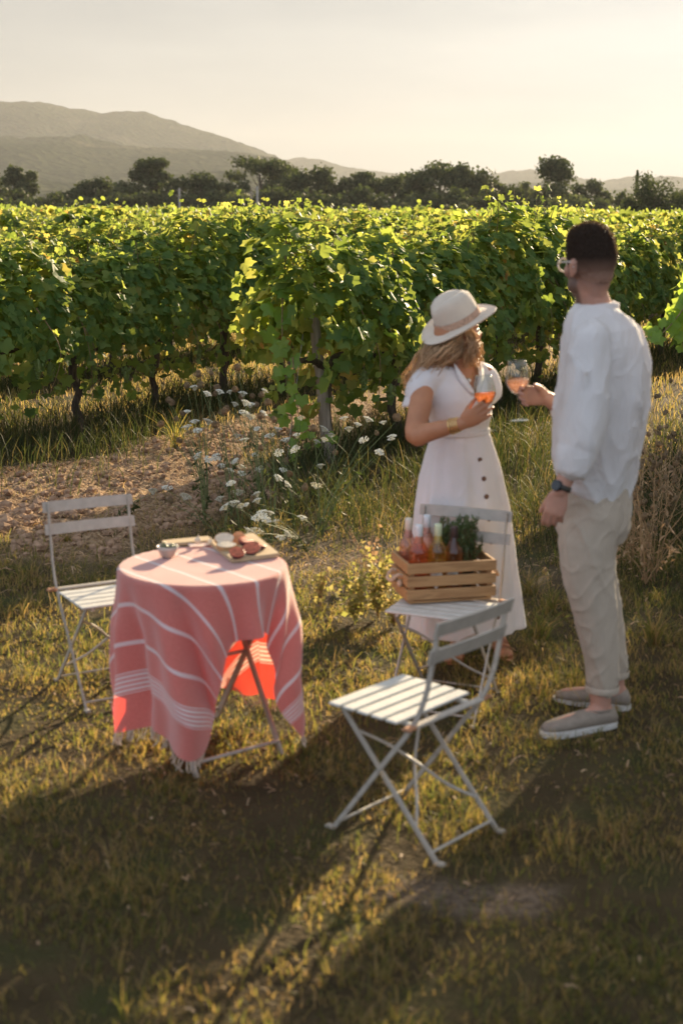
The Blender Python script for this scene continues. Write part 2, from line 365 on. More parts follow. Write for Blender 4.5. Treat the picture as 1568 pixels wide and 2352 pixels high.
def make_ground():
    def axis(a,b,step,lo,hi):
        c=list(np.arange(a,b,step)); g=step; v=b
        while v<hi: c.append(v); g*=1.35; v+=g
        c.append(hi); g=step; v=a-step
        while v>lo: c.insert(0,v); g*=1.35; v-=g
        c.insert(0,lo); return np.array(c)
    xs=axis(-4.5,5,.045,-4700,4700); ys=axis(2,14,.05,-250,5900)
    X,Y=np.meshgrid(xs,ys); Z=np.array([[groundz(x,y) for x in xs] for y in ys])
    nx,ny=len(xs),len(ys); vs=np.stack([X,Y,Z],-1).reshape(-1,3)
    i=np.arange(ny-1)[:,None]*nx+np.arange(nx-1)[None]; q=np.stack([i,i+1,i+1+nx,i+nx],-1).reshape(-1,4)
    me=np_mesh('ground',vs,[q]); a=me.color_attributes.new('soil','FLOAT_COLOR','POINT')
    t=np.array([[tilled(x,y) if -9<x<12 and 1<y<30 else 0,max(bare(x,y),strawzone(x,y)) if y<12 and abs(x)<6 else 0,0,1] for y in ys for x in xs],dtype=np.float32)
    a.data.foreach_set('color',t.ravel())
    m,nt=newmat('earth'); L=nt.links
    out=N(nt,'ShaderNodeOutputMaterial'); b=N(nt,'ShaderNodeBsdfPrincipled'); b.inputs['Roughness'].default_value=1; b.inputs['Specular IOR Level'].default_value=.1
    g=N(nt,'ShaderNodeNewGeometry'); n1=N(nt,'ShaderNodeTexNoise'); n1.inputs['Scale'].default_value=2.5; n1.inputs['Detail'].default_value=8
    n2=N(nt,'ShaderNodeTexNoise'); n2.inputs['Scale'].default_value=45; n2.inputs['Detail'].default_value=6
    L.new(g.outputs['Position'],n1.inputs['Vector']);L.new(g.outputs['Position'],n2.inputs['Vector'])
    r1=ramp(nt,[(.3,(.045,.034,.018)),(.5,(.075,.055,.028)),(.7,(.05,.055,.02))]); L.new(n1.outputs[0],r1.inputs[0])
    r2=ramp(nt,[(.35,(.15,.10,.06)),(.5,(.29,.195,.115)),(.68,(.46,.33,.21))]); L.new(n2.outputs[0],r2.inputs[0])
    r3=ramp(nt,[(.35,(.09,.065,.045)),(.65,(.19,.145,.105))]); L.new(n2.outputs[0],r3.inputs[0])
    at=N(nt,'ShaderNodeAttribute',attribute_name='soil'); sp=N(nt,'ShaderNodeSeparateColor'); L.new(at.outputs['Color'],sp.inputs[0])
    m1=N(nt,'ShaderNodeMix',data_type='RGBA'); L.new(sp.outputs[0],m1.inputs[0]); L.new(r1.outputs[0],m1.inputs[6]); L.new(r2.outputs[0],m1.inputs[7])
    m2=N(nt,'ShaderNodeMix',data_type='RGBA'); L.new(sp.outputs[1],m2.inputs[0]); L.new(m1.outputs[2],m2.inputs[6]); L.new(r3.outputs[0],m2.inputs[7])
    L.new(m2.outputs[2],b.inputs['Base Color'])
    bp=N(nt,'ShaderNodeBump'); bp.inputs['Strength'].default_value=.8; bp.inputs['Distance'].default_value=.03; L.new(n2.outputs[0],bp.inputs['Height']); L.new(bp.outputs[0],b.inputs['Normal'])
    L.new(b.outputs[0],out.inputs[0])
    tag(link('ground',me,m,smooth=True),kind='structure')
make_ground()
# ------------------------------------------------------------------ hills
def make_hill(name,prof,dist,depth,seed,mat,bump=4):
    px=[p[0] for p in prof]; py=[p[1] for p in prof]
    pts=[P(a,b,dist) for a,b in prof]; X=[p.x for p in pts]; Zr=[p.z for p in pts]
    xs=np.arange(X[0],X[-1],dist*.0028); zr=np.interp(xs,X,Zr)
    vs=[];rows=34
    for j in range(rows):
        t=j/(rows-1)            # 0 foot, .7 ridge, 1 back
        for x,z in zip(xs,zr):
            y=dist+depth*(t-.7)
            prof_t=math.sin(min(t/.7,1)*math.pi/2)**1.15 if t<.7 else math.cos((t-.7)/.3*math.pi/2*.8)
            gul=1-.22*abs(mnoise.noise(V((x/dist*9+seed,t*2.2,seed))))*math.sin(min(t/.7,1)*math.pi)*2
            h=z*prof_t*gul+ (bump*mnoise.noise(V((x*.045,y*.045,seed)))+bump*.8*abs(mnoise.noise(V((x*.13,y*.13,seed+4)))))*min(1,t*4)
            vs.append((x,y,max(h,-.5) if t>0 else -.5))
    nx=len(xs); i=np.arange(rows-1)[:,None]*nx+np.arange(nx-1)[None]; q=np.stack([i,i+1,i+1+nx,i+nx],-1).reshape(-1,4)
    tag(link(name,np_mesh(name,vs,[q]),mat,smooth=True),kind='structure')
def hill_mat():
    m,nt=newmat('forested_hillside'); L=nt.links; out=N(nt,'ShaderNodeOutputMaterial'); b=N(nt,'ShaderNodeBsdfPrincipled'); b.inputs['Roughness'].default_value=1; b.inputs['Specular IOR Level'].default_value=0
    g=N(nt,'ShaderNodeNewGeometry'); v=N(nt,'ShaderNodeTexVoronoi'); v.inputs['Scale'].default_value=.07; n=N(nt,'ShaderNodeTexNoise'); n.inputs['Scale'].default_value=.008; n.inputs['Detail'].default_value=7
    L.new(g.outputs['Position'],v.inputs['Vector']);L.new(g.outputs['Position'],n.inputs['Vector'])
    r=ramp(nt,[(.3,(.025,.034,.018)),(.55,(.04,.048,.026)),(.75,(.085,.08,.05))]); L.new(n.outputs[0],r.inputs[0]); L.new(r.outputs[0],b.inputs['Base Color'])
    bp=N(nt,'ShaderNodeBump'); bp.inputs['Strength'].default_value=1; bp.inputs['Distance'].default_value=9; L.new(v.outputs['Distance'],bp.inputs['Height']); L.new(bp.outputs[0],b.inputs['Normal'])
    L.new(b.outputs[0],out.inputs[0]); return m
HM=hill_mat()
make_hill('hills',[(-900,300),(-500,262),(-200,240),(0,234),(120,240),(190,253),(235,262),(270,256),(335,259),(390,277),(450,296),(520,318),(580,338),(640,362),(720,400),(800,440),(900,482)],3400,1500,1.3,HM,5)
make_hill('hills',[(-900,380),(-400,330),(-100,316),(60,318),(190,312),(240,326),(330,343),(430,345),(560,352),(640,366),(700,400),(760,450),(800,482)],2300,1100,5.1,HM,4)
make_hill('hills',[(-600,480),(-100,440),(60,415),(250,425),(420,400),(560,395),(700,440),(760,482)],1500,500,9.4,HM,3)
make_hill('hills',[(380,480),(540,400),(620,372),(700,362),(745,372),(800,386),(870,396),(940,402),(1010,412),(1120,404),(1165,394),(1215,391),(1250,401),(1330,410),(1380,417),(1440,408),(1520,407),(1580,412),(1800,400),(2300,430),(2600,480)],4300,1300,7.7,HM,6)
make_hill('hills',[(900,480),(1010,440),(1120,424),(1250,420),(1340,432),(1450,440),(1600,430),(1900,440),(2300,480)],2900,800,3.9,HM,4)
# ------------------------------------------------------------------ foliage tools
def leaf_tmpl():
    pol=[(0,1.0),(22,.72),(38,.80),(58,.93),(75,.62),(95,.66),(118,.74),(145,.55),(168,.30)]
    out=[(math.sin(R(a))*r*.62,math.cos(R(a))*r*.62-.02) for a,r in pol]
    out=out+[(0,-.10)]+[(-x,y) for x,y in out[::-1][:-1]]
    return out
def leaves_mesh(name,pos,nor,tip,size,mode='grape',seed=1):
    """many separate leaves as one mesh part"""
    rg=np.random.default_rng(seed); pos=np.asarray(pos,float);nor=np.asarray(nor,float);tip=np.asarray(tip,float);size=np.asarray(size,float)
    nor/=np.linalg.norm(nor,axis=1)[:,None]+1e-9
    tip=tip-nor*(tip*nor).sum(1)[:,None]; tip/=np.linalg.norm(tip,axis=1)[:,None]+1e-9
    sx=np.cross(tip,nor); k=len(pos)
    if mode=='grape': ol=leaf_tmpl()
    elif mode=='hex': ol=[(0,.62),(.42,.42),(.5,-.05),(.2,-.4),(-.2,-.4),(-.5,-.05),(-.42,.42)]
    elif mode=='quad': ol=[(0,.6),(.45,.05),(0,-.5),(-.45,.05)]
    elif mode=='lance': ol=[(0,.6),(.13,.1),(0,-.5),(-.13,.1)]
    m=len(ol); T=np.array([(x,y,0) for x,y in ol])
    if mode in('grape','hex'):
        T=np.vstack([T,[0,0,0]]); cup=rg.normal(0,.22,k); drp=rg.uniform(.0,.35,k)
        z=(-np.abs(T[:,0])[None]*drp[:,None]*1.1+ (T[:,0]**2+T[:,1]**2)[None]*cup[:,None]*1.2+rg.normal(0,.035,(k,m+1)))
        W=rg.uniform(.8,1.1,(k,1))
        v=pos[:,None]+size[:,None,None]*((T[None,:,0,None]*W[...,None])*sx[:,None]+T[None,:,1,None]*tip[:,None]+z[...,None]*nor[:,None])
        b=(np.arange(k)*(m+1))[:,None]; f=[np.stack([b[:,0]+i,b[:,0]+(i+1)%m,b[:,0]+m],1) for i in range(m)]
        return np_mesh(name,v.reshape(-1,3),[np.concatenate(f)])
    z=rg.normal(0,.08,(k,m))
    v=pos[:,None]+size[:,None,None]*(T[None,:,0,None]*sx[:,None]+T[None,:,1,None]*tip[:,None]+z[...,None]*nor[:,None])
    f=np.arange(k*m).reshape(k,m)
    return np_mesh(name,v.reshape(-1,3),[f])
M['vine']=mat_leaf('grapevine_leaf',[(0,(.036,.080,.026)),(.35,(.065,.14,.040)),(.75,(.115,.195,.053)),(.93,(.20,.23,.06)),(.985,(.28,.22,.05)),(1,(.35,.14,.04))],
                   [(0,(.30,.44,.06)),(.5,(.54,.62,.10)),(.85,(.80,.76,.16)),(1,(.85,.52,.12))],.46,.58,.9,.22)
M['cane']=mat_simple('green_brown_cane',(.20,.13,.06),.7,.4,30)
M['grape']=mat_simple('green_grape',(.14,.20,.05),.35,.3,40,trans=.25,tcol=(.4,.5,.1))
def vine_variant(i,lod):
    """foliage + trunk + canes of one grapevine, row runs along local x"""
    rg=np.random.default_rng(100+i); K=[1150,380][lod]
    u=rg.uniform(-.72,.72,K); a=rg.uniform(-.15*math.pi,1.15*math.pi,K)      # 0=right side, pi/2=top
    low=rg.random(K)<.22; a=np.where(low,rg.uniform(-.5*math.pi,1.5*math.pi,K),a)
    nzv=np.array([mnoise.noise(V((uu*2.4,aa*1.1,i*3.1))) for uu,aa in zip(u,a)])
    nz2=np.array([mnoise.noise(V((uu*6,aa*3,i*3.1+9))) for uu,aa in zip(u,a)])
    rr=(1+.44*nzv+.16*nz2)*np.where(rg.random(K)<.35,rg.uniform(.3,.95,K),1)
    top=np.sin(a); cz=1.08
    y=np.cos(a)*.36*rr*(1+.18*(top<0)); z=cz+np.where(top>0,top*.62,top*.66)*rr
    nor=np.stack([rg.normal(0,.45,K),np.cos(a)+rg.normal(0,.35,K),np.sin(a)*.7+.25+rg.normal(0,.35,K)],1)
    tip=np.stack([rg.normal(0,.5,K),np.cos(a)*.5,-1+rg.normal(0,.35,K)],1)
    size=rg.uniform(.06,.165,K)*(1.0 if lod==0 else 1.5)
    pos=np.stack([u,y,z],1)
    cn=MB(); P2=[pos];N2=[nor];T2=[tip];S2=[size]
    shoots=[]
    for k in range(10 if lod==0 else 5):      # shoots standing out of the top
        x0=rg.uniform(-.6,.6); h=rg.uniform(.16,.42); lx,ly=rg.uniform(-.3,.3),rg.uniform(-.22,.22)
        shoots.append([(x0,ly*.3,1.5),(x0+lx*.4,ly*.7,1.6+h*.5),(x0+lx,ly,1.62+h)])
    for k in range(3 if lod==0 else 1):      # shoots hanging on the faces
        x0=rg.uniform(-.6,.6); sd=rg.choice([-1,1]); 
        shoots.append([(x0,sd*.3,1.2),(x0+rg.uniform(-.1,.1),sd*.48,.85),(x0+rg.uniform(-.15,.15),sd*.42,rg.uniform(.35,.55))])
    for sh in shoots:
        pts,_=smooth_path(sh,[1,1,1],5); 
        if lod==0: cn.tube(pts,[.005-.0003*q for q in range(len(pts))],4,False)
        nn=9 if lod==0 else 5
        for q in range(nn):
            t=q/(nn-1)*(len(pts)-1); p=pts[int(t)]; d=rg.normal(0,1,3); 
            P2.append(np.array([p+V(d*.03)])); N2.append(np.array([[d[0],d[1],.5+abs(d[2])*.4]])); T2.append(np.array([[d[0]*.8,d[1]*.8,-.7]])); S2.append(np.array([(rg.uniform(.055,.115)*(1-.25*q/nn))*(1 if lod==0 else 1.4)]))
    fol0=leaves_mesh('foliage',np.concatenate(P2),np.concatenate(N2),np.concatenate(T2),np.concatenate(S2),'grape' if lod==0 else 'hex',i)
    tr=MB()
    wob=[(rg.uniform(-.05,.05),rg.uniform(-.03,.03)) for _ in range(6)]
    pts=[(wob[q][0],wob[q][1],-.03+q*.15) for q in range(6)]
    p,r=smooth_path(pts,[.062,.042,.036,.034,.036,.042],4 if lod==0 else 1)
    tr.tube(p,[x*(1+.2*mnoise.noise(V((0,j*.9,i)))) for j,x in enumerate(r)],9 if lod==0 else 5)
    for sg in(-1,1):
        p,r=smooth_path([(wob[5][0],wob[5][1],.70),(sg*.18,rg.uniform(-.04,.04),.80),(sg*.62,rg.uniform(-.04,.04),.82)],[.034,.026,.014],4 if lod==0 else 1)
        tr.tube(p,r,7 if lod==0 else 4)
    trunk=tr.mesh('trunk'); canes=cn.mesh('cane') if lod==0 else None
    fol=fol0
    if lod==0:
        bm=bmesh.new(); bm.from_mesh(fol0); nf=len(bm.faces); bm.from_mesh(canes); bm.faces.ensure_lookup_table()
        for f_ in bm.faces[nf:]: f_.material_index=1
        bm.to_mesh(fol0); bm.free()
    gm=None
    if lod==0:
        gm=[]
        for k in range(3):
            g=MB()
            c=V((rg.uniform(-.55,.55),rg.choice([-1,1])*rg.uniform(.26,.36),rg.uniform(.55,.78)))
            g.ell(c-V((0,0,.06)),(.026,.026,.085),n=8,m=6)
            for q in range(34):
                h=rg.random(); a=rg.uniform(0,6.28); rad=.042*(1-h*.75)
                g.ell(c+V((math.cos(a)*rad,math.sin(a)*rad,-h*.15)),(.0105,.0105,.0105),n=6,m=4)
            gm.append(g.mesh('grape_cluster'))
    return fol,trunk,gm
VAR=[[vine_variant(i,0) for i in range(6)],[vine_variant(i+10,1) for i in range(5)]]
ORD=['first','second','third','fourth','fifth','sixth','seventh','eighth','ninth','tenth','eleventh','twelfth','thirteenth','fourteenth','fifteenth','sixteenth','seventeenth','eighteenth','nineteenth','twentieth']
TENS={2:'twenty',3:'thirty',4:'forty',5:'fifty',6:'sixty',7:'seventy',8:'eighty',9:'ninety'}
def ordw(n):   # 1-based
    if n<=20:return ORD[n-1]
    if n%10==0:return {3:'thirtieth',4:'fortieth',5:'fiftieth',6:'sixtieth',7:'seventieth',8:'eightieth',9:'ninetieth'}[n//10]
    return TENS[n//10]+'-'+ORD[n%10-1]
def inframe(x,y,z=1.6,m=60):
    zc=y*math.cos(PITCH)-(z-CAM_H)*math.sin(PITCH)
    return abs(FPX*x/zc)<784+m
ROW_START={0:9.95,-1:8.9,-2:9.3,1:11.35,2:9.0,3:7.0}
vines=[]
for k in range(-16,16):
    n=ROW0+k*ROWD; s0=ROW_START.get(k,9.0+.3*(k%2)); i=0; s=s0
    while s<105:
        x,y=xy(s,n); i+=1
        vines.append((k,i,x,y,s,n)); s+=1.22
vis=[v for v in vines if v[3]>5 and inframe(v[2],v[3])]
vis.sort(key=lambda v:math.hypot(v[2],v[3])); near=vis[:298]; nearset={(v[0],v[1]) for v in near}
VINE_FAR=math.hypot(near[-1][2],near[-1][3])
def rowname(k):
    if k==0:return 'row that starts at the leaning post'
    if k==1:return 'row at the right edge behind the man'
    if k<0:return ('next row left of the leaning post' if k==-1 else f'{ordw(-k)} row left of the leaning post')
    return f'{ordw(k)} row right of the leaning post'
VSTRETCH=Matrix.Rotation(math.pi/2-R(28),4,'Z')
vrnd=random.Random(5)
for k,i,x,y,s,n in near:
    lod=0 if math.hypot(x,y)<25 else 1; var=VAR[lod][vrnd.randrange(len(VAR[lod]))]
    t=thing('grapevine',f'{ordw(i)} grapevine from the near end of the {rowname(k)}','grapevine',(x,y,0),math.pi/2-R(28)+(math.pi if vrnd.random()<.5 else 0)+vrnd.uniform(-.05,.05),'grapevines in the vineyard rows')
    sc=vrnd.uniform(.88,1.09); t.scale=(1,vrnd.uniform(.9,1.15),sc)
    for nm,me,mt in[('foliage',var[0],'vine'),('trunk',var[1],'bark')]+[('grape_cluster',q_,'grape') for q_ in (var[2] or [])]:
        if me is None: continue
        if nm=='grape_cluster' and math.hypot(x,y)>17: continue
        if nm=='trunk' and math.hypot(x,y)>34: continue
        o=bpy.data.objects.new(nm,me); COL.objects.link(o); o.parent=t
        if not me.materials:
            me.materials.append(M[mt])
            if nm=='foliage': me.materials.append(M['cane'])
# the rest of the vineyard, too many to count: one mass
def far_vines():
    rg=np.random.default_rng(3); Ps=[];Ns=[];Ts=[];Ss=[]
    for k in range(-50,40):
        n=ROW0+k*ROWD
        s=4.0
        while s<215:
            x,y=xy(s,n); d=math.hypot(x,y); step=1.22 if d<80 else 2.4
            wide=abs(x)<y*.36+6 and y>5
            i=round((s-ROW_START.get(k,9.0+.3*(k%2)))/1.22)+1
            if wide and y<185 and s>=ROW_START.get(k,9.0+.3*(k%2)) and not((k,i) in nearset):
                cnt=int((260 if d<45 else 130 if d<80 else 120 if d<120 else 70)*(1 if inframe(x,y,1.6,400) else .5)); ls=.2 if d<45 else .26 if d<80 else .38
                u=rg.uniform(-step/2,step/2,cnt); a=rg.uniform(-.1*math.pi,1.1*math.pi,cnt)
                lump=.5*np.sin(u*3.1+k*1.7+s)+.5*np.sin((u+s)*1.13+k)
                rr=rg.uniform(.75,1.12,cnt)*(1+.13*lump)
                yy=np.cos(a)*.40*rr; zz=1.08+np.sin(a)*.66*rr+(rg.random(cnt)<.06)*rg.uniform(.0,.28,cnt)
                Ps.append(np.stack([x+RX*u+RY*yy,y+RY*u-RX*yy,zz],1)); Ns.append(np.stack([RY*np.cos(a)+rg.normal(0,.5,cnt),-RX*np.cos(a)+rg.normal(0,.5,cnt),np.sin(a)*.7+.3+rg.normal(0,.4,cnt)],1))
                Ts.append(np.stack([rg.normal(0,.5,cnt),rg.normal(0,.5,cnt),-np.ones(cnt)],1)); Ss.append(rg.uniform(.8,1.25,cnt)*ls)
            s+=step
    me=leaves_mesh('vineyard',np.concatenate(Ps),np.concatenate(Ns),np.concatenate(Ts),np.concatenate(Ss),'quad',5)
    tag(link('vineyard',me,M['vine']),'sunlit mass of vine rows filling the field to the far trees','vineyard',kind='stuff')
    print('far leaves',len(me.polygons),'vine far',VINE_FAR)
far_vines()
# ------------------------------------------------------------------ trees
M['treeleaf']=mat_leaf('tree_foliage',[(0,(.026,.034,.016)),(.5,(.048,.060,.027)),(1,(.095,.10,.045))],[(0,(.05,.08,.02)),(1,(.16,.20,.05))],.25,.7,.15,.1)
M['treepale']=mat_leaf('pale_tree_foliage',[(0,(.05,.065,.03)),(.5,(.085,.10,.045)),(1,(.13,.14,.06))],[(0,(.12,.16,.05)),(1,(.25,.28,.09))],.3,.7,.15,.1)
M['treebark']=mat_simple('tree_bark',(.13,.10,.075),.95,.3,3,.5,12)
def tree(name,label,cat,px,top,w,dist,kind,seed,mat='treeleaf',group='trees along the far edge of the vineyard',leaf=.60,per=None):
    rg=np.random.default_rng(seed); c=P(px,top,dist); H=c.z*1.07; W=w/FPX*dist*1.32; x=c.x
    t=thing(name,label,cat,(x,dist,0),0,group); tr=MB(); blobs=[]
    if kind=='umbrella':
        tr.tube([(0,0,-.2),(.2,0,H*.35),(-.1,.1,H*.62)],[.28,.22,.16],8)
        for q in range(15):
            a=rg.uniform(0,6.28); r=W*.5*math.sqrt(rg.random())*.85; z=H*(.93-.30*(r/(W*.5))**1.5)-rg.uniform(0,H*.22)
            blobs.append((r*math.cos(a),r*math.sin(a),z,rg.uniform(.13,.2)*W,rg.uniform(.07,.11)*W)); 
    elif kind=='tall':
        tr.tube([(0,0,-.2),(.1,0,H*.5),(.05,0,H*.8)],[.3,.2,.1],8)
        for q in range(20):
            h=rg.uniform(.22,.9); r=W*.5*(1-abs(h-.5)*1.25)*math.sqrt(rg.random())*.8; a=rg.uniform(0,6.28)
            blobs.append((r*math.cos(a),r*math.sin(a),H*h,W*.20,W*.17))
        blobs.append((0,0,H*.93,W*.16,H*.07))
    elif kind=='lollipop':
        tr.tube([(0,0,-.2),(.15,0,H*.5),(.1,0,H*.75)],[.25,.17,.1],8)
        for q in range(16):
            h=rg.uniform(.45,.93); r=W*.5*(1-abs(h-.66)*1.6)*math.sqrt(rg.random()); a=rg.uniform(0,6.28)
            blobs.append((r*math.cos(a),r*math.sin(a),H*h,W*.2,W*.14))
    elif kind=='cypress':
        tr.tube([(0,0,-.2),(0,0,H*.9)],[.2,.05],6)
        for q in range(24):
            h=q/23; r=W*.42*(math.sin(math.pi*min(1,(1-h)*1.1+.08)/2))*(1-.25*h)
            blobs.append((rg.normal(0,.08),rg.normal(0,.08),H*(.06+.9*h),max(.12,r*(1-h*.75)),H*.045))
    elif kind=='bush':
        tr.tube([(0,0,-.2),(0,0,H*.4)],[.15,.08],6)
        for q in range(14):
            a=rg.uniform(0,6.28); r=W*.42*math.sqrt(rg.random()); z=H*(.2+.6*rg.random()*(1-(r/(W*.5))**2))
            blobs.append((r*math.cos(a),r*math.sin(a)*.7,z,W*.16,H*.2))
    else: # round, broad
        tr.tube([(0,0,-.2),(.1,0,H*.3),(0,0,H*.55)],[.32,.26,.14],8)
        for q in range(34):
            a=rg.uniform(0,6.28); r=W*.5*math.sqrt(rg.random())*.85; zmax=.9*math.sqrt(max(.05,1-(r/(W*.52))**2))
            z=H*rg.uniform(.10,max(.25,zmax)); blobs.append((r*math.cos(a),r*math.sin(a)*.8,z,W*.15,min(W*.13,H*.15)))
    for b in blobs[::2]:
        if kind in('umbrella','tall','lollipop','round'):
            z0=H*rg.uniform(.28,.5); tr.tube([(0,0,z0),(b[0]*.5,b[1]*.5,(z0+b[2])/2),(b[0],b[1],b[2])],[.1,.06,.03],5,False)
    Ps=[];Ns=[];Ss=[]
    per=per or int(150 if kind!='cypress' else 60)
    for bx,by,bz,br,bh in blobs:
        d=rg.normal(0,1,(per,3)); d/=np.linalg.norm(d,axis=1)[:,None]; rr=rg.uniform(.35,1.3,(per,1))
        Ps.append(np.array([bx,by,bz])+d*rr*np.array([br,br,bh])); Ns.append(d+rg.normal(0,.5,(per,3))); Ss.append(rg.uniform(.6,1.2,per)*leaf)
    Ps=np.concatenate(Ps); Ps[:,2]=np.maximum(Ps[:,2],.1)
    link('crown',leaves_mesh('crown',Ps,np.concatenate(Ns),rg.normal(0,1,Ps.shape),np.concatenate(Ss),'quad',seed),M[mat],t)
    link('trunk',tr.mesh('trunk'),M['treebark'],t); return t
TREES=[(8,398,90,235,'round','dark rounded'),(50,392,62,245,'lollipop','dark loose-crowned'),(112,448,80,230,'bush','low bushy'),(165,428,85,235,'round','dark rounded'),
(217,411,88,240,'round','dark domed'),(284,414,95,235,'round','broad leafy'),(348,366,62,240,'lollipop','tall slim-trunked high-crowned'),(372,448,80,225,'bush','low bushy'),
(440,402,118,230,'round','broad dark flat-topped'),(512,440,60,240,'bush','small grey-green'),(545,420,88,235,'round','rounded green'),(597,344,122,245,'umbrella','very tall wide-topped pine-like'),
(652,395,84,240,'round','leafy'),(712,377,118,238,'round','broad dark domed'),(777,400,72,240,'round','dark'),(836,391,84,245,'umbrella','open-crowned'),(905,404,88,245,'umbrella','gappy spreading'),
(958,392,70,240,'round','leafy'),(1012,367,124,240,'umbrella','tall spreading'),(1070,373,118,236,'round','broad tall'),(1040,430,120,232,'round','dense dark'),(1152,410,84,240,'round','mid-height rounded'),
(1205,420,66,260,'round','paler hazy'),(1283,373,96,235,'tall','tall oval'),(1355,411,84,240,'round','rounded'),(1408,455,66,245,'bush','low')]
for j,(px,top,w,d,kind,look) in enumerate(TREES):
    tree('tree',f'{look} tree, {ordw(j+1)} from the left in the far tree line','tree',px,top,w,d,kind,200+j,'treepale' if 'paler' in look or 'grey-green' in look else 'treeleaf')
tree('tree','dark dense round tree nearest the right edge of the tree line','tree',1515,396,118,150,'round',301,leaf=.26)
tree('tree','low dark bush left of the round tree at the right edge','bush',1440,452,62,150,'bush',302,leaf=.24)
tree('cypress_tree','narrow pointed cypress left of the dark round tree','tree',1463,399,30,190,'cypress',303,leaf=.25)
tree('tree','pale half-seen tree at the extreme right of the tree line','tree',1562,425,50,240,'round',304,'treepale')
for j in range(22):
    px=-10+j*72+random.uniform(-12,12)
    tree('bush',f'{ordw(j+1)} bush from the left in the undergrowth below the far trees','bush',px,(441 if px<520 or px>1150 else 428)+random.uniform(-8,8),110,222,'bush',400+j,'treepale' if j%5==3 else 'treeleaf','undergrowth bushes below the far trees')
def hedge():
    rg=np.random.default_rng(77); k=16000; a=P(735,478,205); b=P(1430,478,195)
    t=rg.random(k); x=a.x+(b.x-a.x)*t; yy=a.y+(b.y-a.y)*t
    h=2.3+.35*np.sin(x*.9)+.3*np.sin(x*2.3+1); al=rg.uniform(0,math.pi,k)
    P_=np.stack([x,yy+np.cos(al)*1.4,np.sin(al)*h*rg.uniform(.8,1.05,k)+.1],1); N_=np.stack([rg.normal(0,.5,k),np.cos(al),np.sin(al)+.2],1)
    tag(link('hedge',leaves_mesh('hedge',P_,N_,rg.normal(0,1,(k,3)),rg.uniform(.2,.42,k),'quad',3),M['treepale']),'long low pale green hedge between the vines and the far trees','hedge')
hedge()
M['concrete']=mat_simple('pale_concrete',(.38,.36,.32),.8,.1,2)
for px,top,w,nm in((412,432,5,'pale slender pole in front of the broad flat-topped tree'),(577,440,5,'brownish shorter pole left of its pale neighbour under the tallest tree'),(591,428,6,'pale taller pole under the tallest tree')):
    c=P(px,top,205); t=thing('utility_pole',nm,'pole',(c.x,205,0),0,'poles in front of the far trees'); r=w/FPX*205/2
    mb=MB(); mb.tube([(0,0,-.2),(0,0,c.z)],[r*1.15,r*.85],8); mb.build('shaft',M['concrete'] if 'pale' in nm[:5] else M['post'],t)
    mb=MB(); mb.box((0,0,c.z-.3),(.8,.1,.1)); mb.build('crossarm',M['post'],t)
def car():
    c=P(1027,480,188); t=thing('parked_car','small red car half hidden behind the far end of the vines','car',(c.x,188,0),.1)
    red=mat_simple('red_car_paint',(.45,.03,.02),.3,.05,3,coat=.6); dk=mat_simple('car_window',(.02,.025,.03),.1,.1,2); ty=mat_simple('tyre',(.02,.02,.02),.9,.1,3)
    def pr(pts,w): 
        mb=MB(); n=len(pts); vs=[(x,-w/2,z) for x,z in pts]+[(x,w/2,z) for x,z in pts]
        mb.add(vs,[tuple(range(n)),tuple(range(2*n-1,n-1,-1))]+[(i,i+n,(i+1)%n+n,(i+1)%n) for i in range(n)]); return mb
    pr([(-2,.35),(-2.05,.8),(-1.95,1.15),(-.9,1.2),(.9,1.22),(1.9,1.1),(2.05,.85),(2.05,.35)],1.7).build('body',red,t)
    pr([(-1.75,1.15),(-1.3,1.95),(-.9,2.14),(.3,2.12),(1.1,1.22)],1.45).build('roof',red,t)
    pr([(-1.5,1.25),(-1.2,1.85),(.2,1.9),(.85,1.25)],1.49).build('window',dk,t)
    for x in(-1.3,1.3):
        for y in(-.75,.75):
            mb=MB(); mb.tube([(x,y-.1,.33),(x,y+.1,.33)],.33,14); mb.build('wheel',ty,t)
car()
# leaning end post and trellis
def post():
    a=G(760,1062); b=P(712,640,11.35); a=V((a.x,11.25,-.1)); t=thing('vineyard_post','weathered grey wooden post leaning in the leaves at the row end','post',(a.x,a.y,0))
    mb=MB(); d=b-a; pts=[V((0,0,-.1))+ d*(q/8)+V((.006*math.sin(q*2),0,0)) for q in range(9)]
    mb.tube(pts,[.052-.0015*q for q in range(9)],12); mb.build('timber',M['post'],t,True)
    mb=MB(); mb.tube([d*.97+V((0,0,0)),V((-.35,-.25,0))],.003,5); mb.build('guy_wire',mat_simple('wire',(.35,.33,.3),.4,.1,5,metal=.8),t)
post()

# unseen tree added beyond the right edge so its shadow darkens the near grass
tree('tree','leafy tree added out of frame to the right to shade the near grass','tree',784+FPX*13.0/27,-380,410,27,'round',900,'treeleaf',None,.17,480)
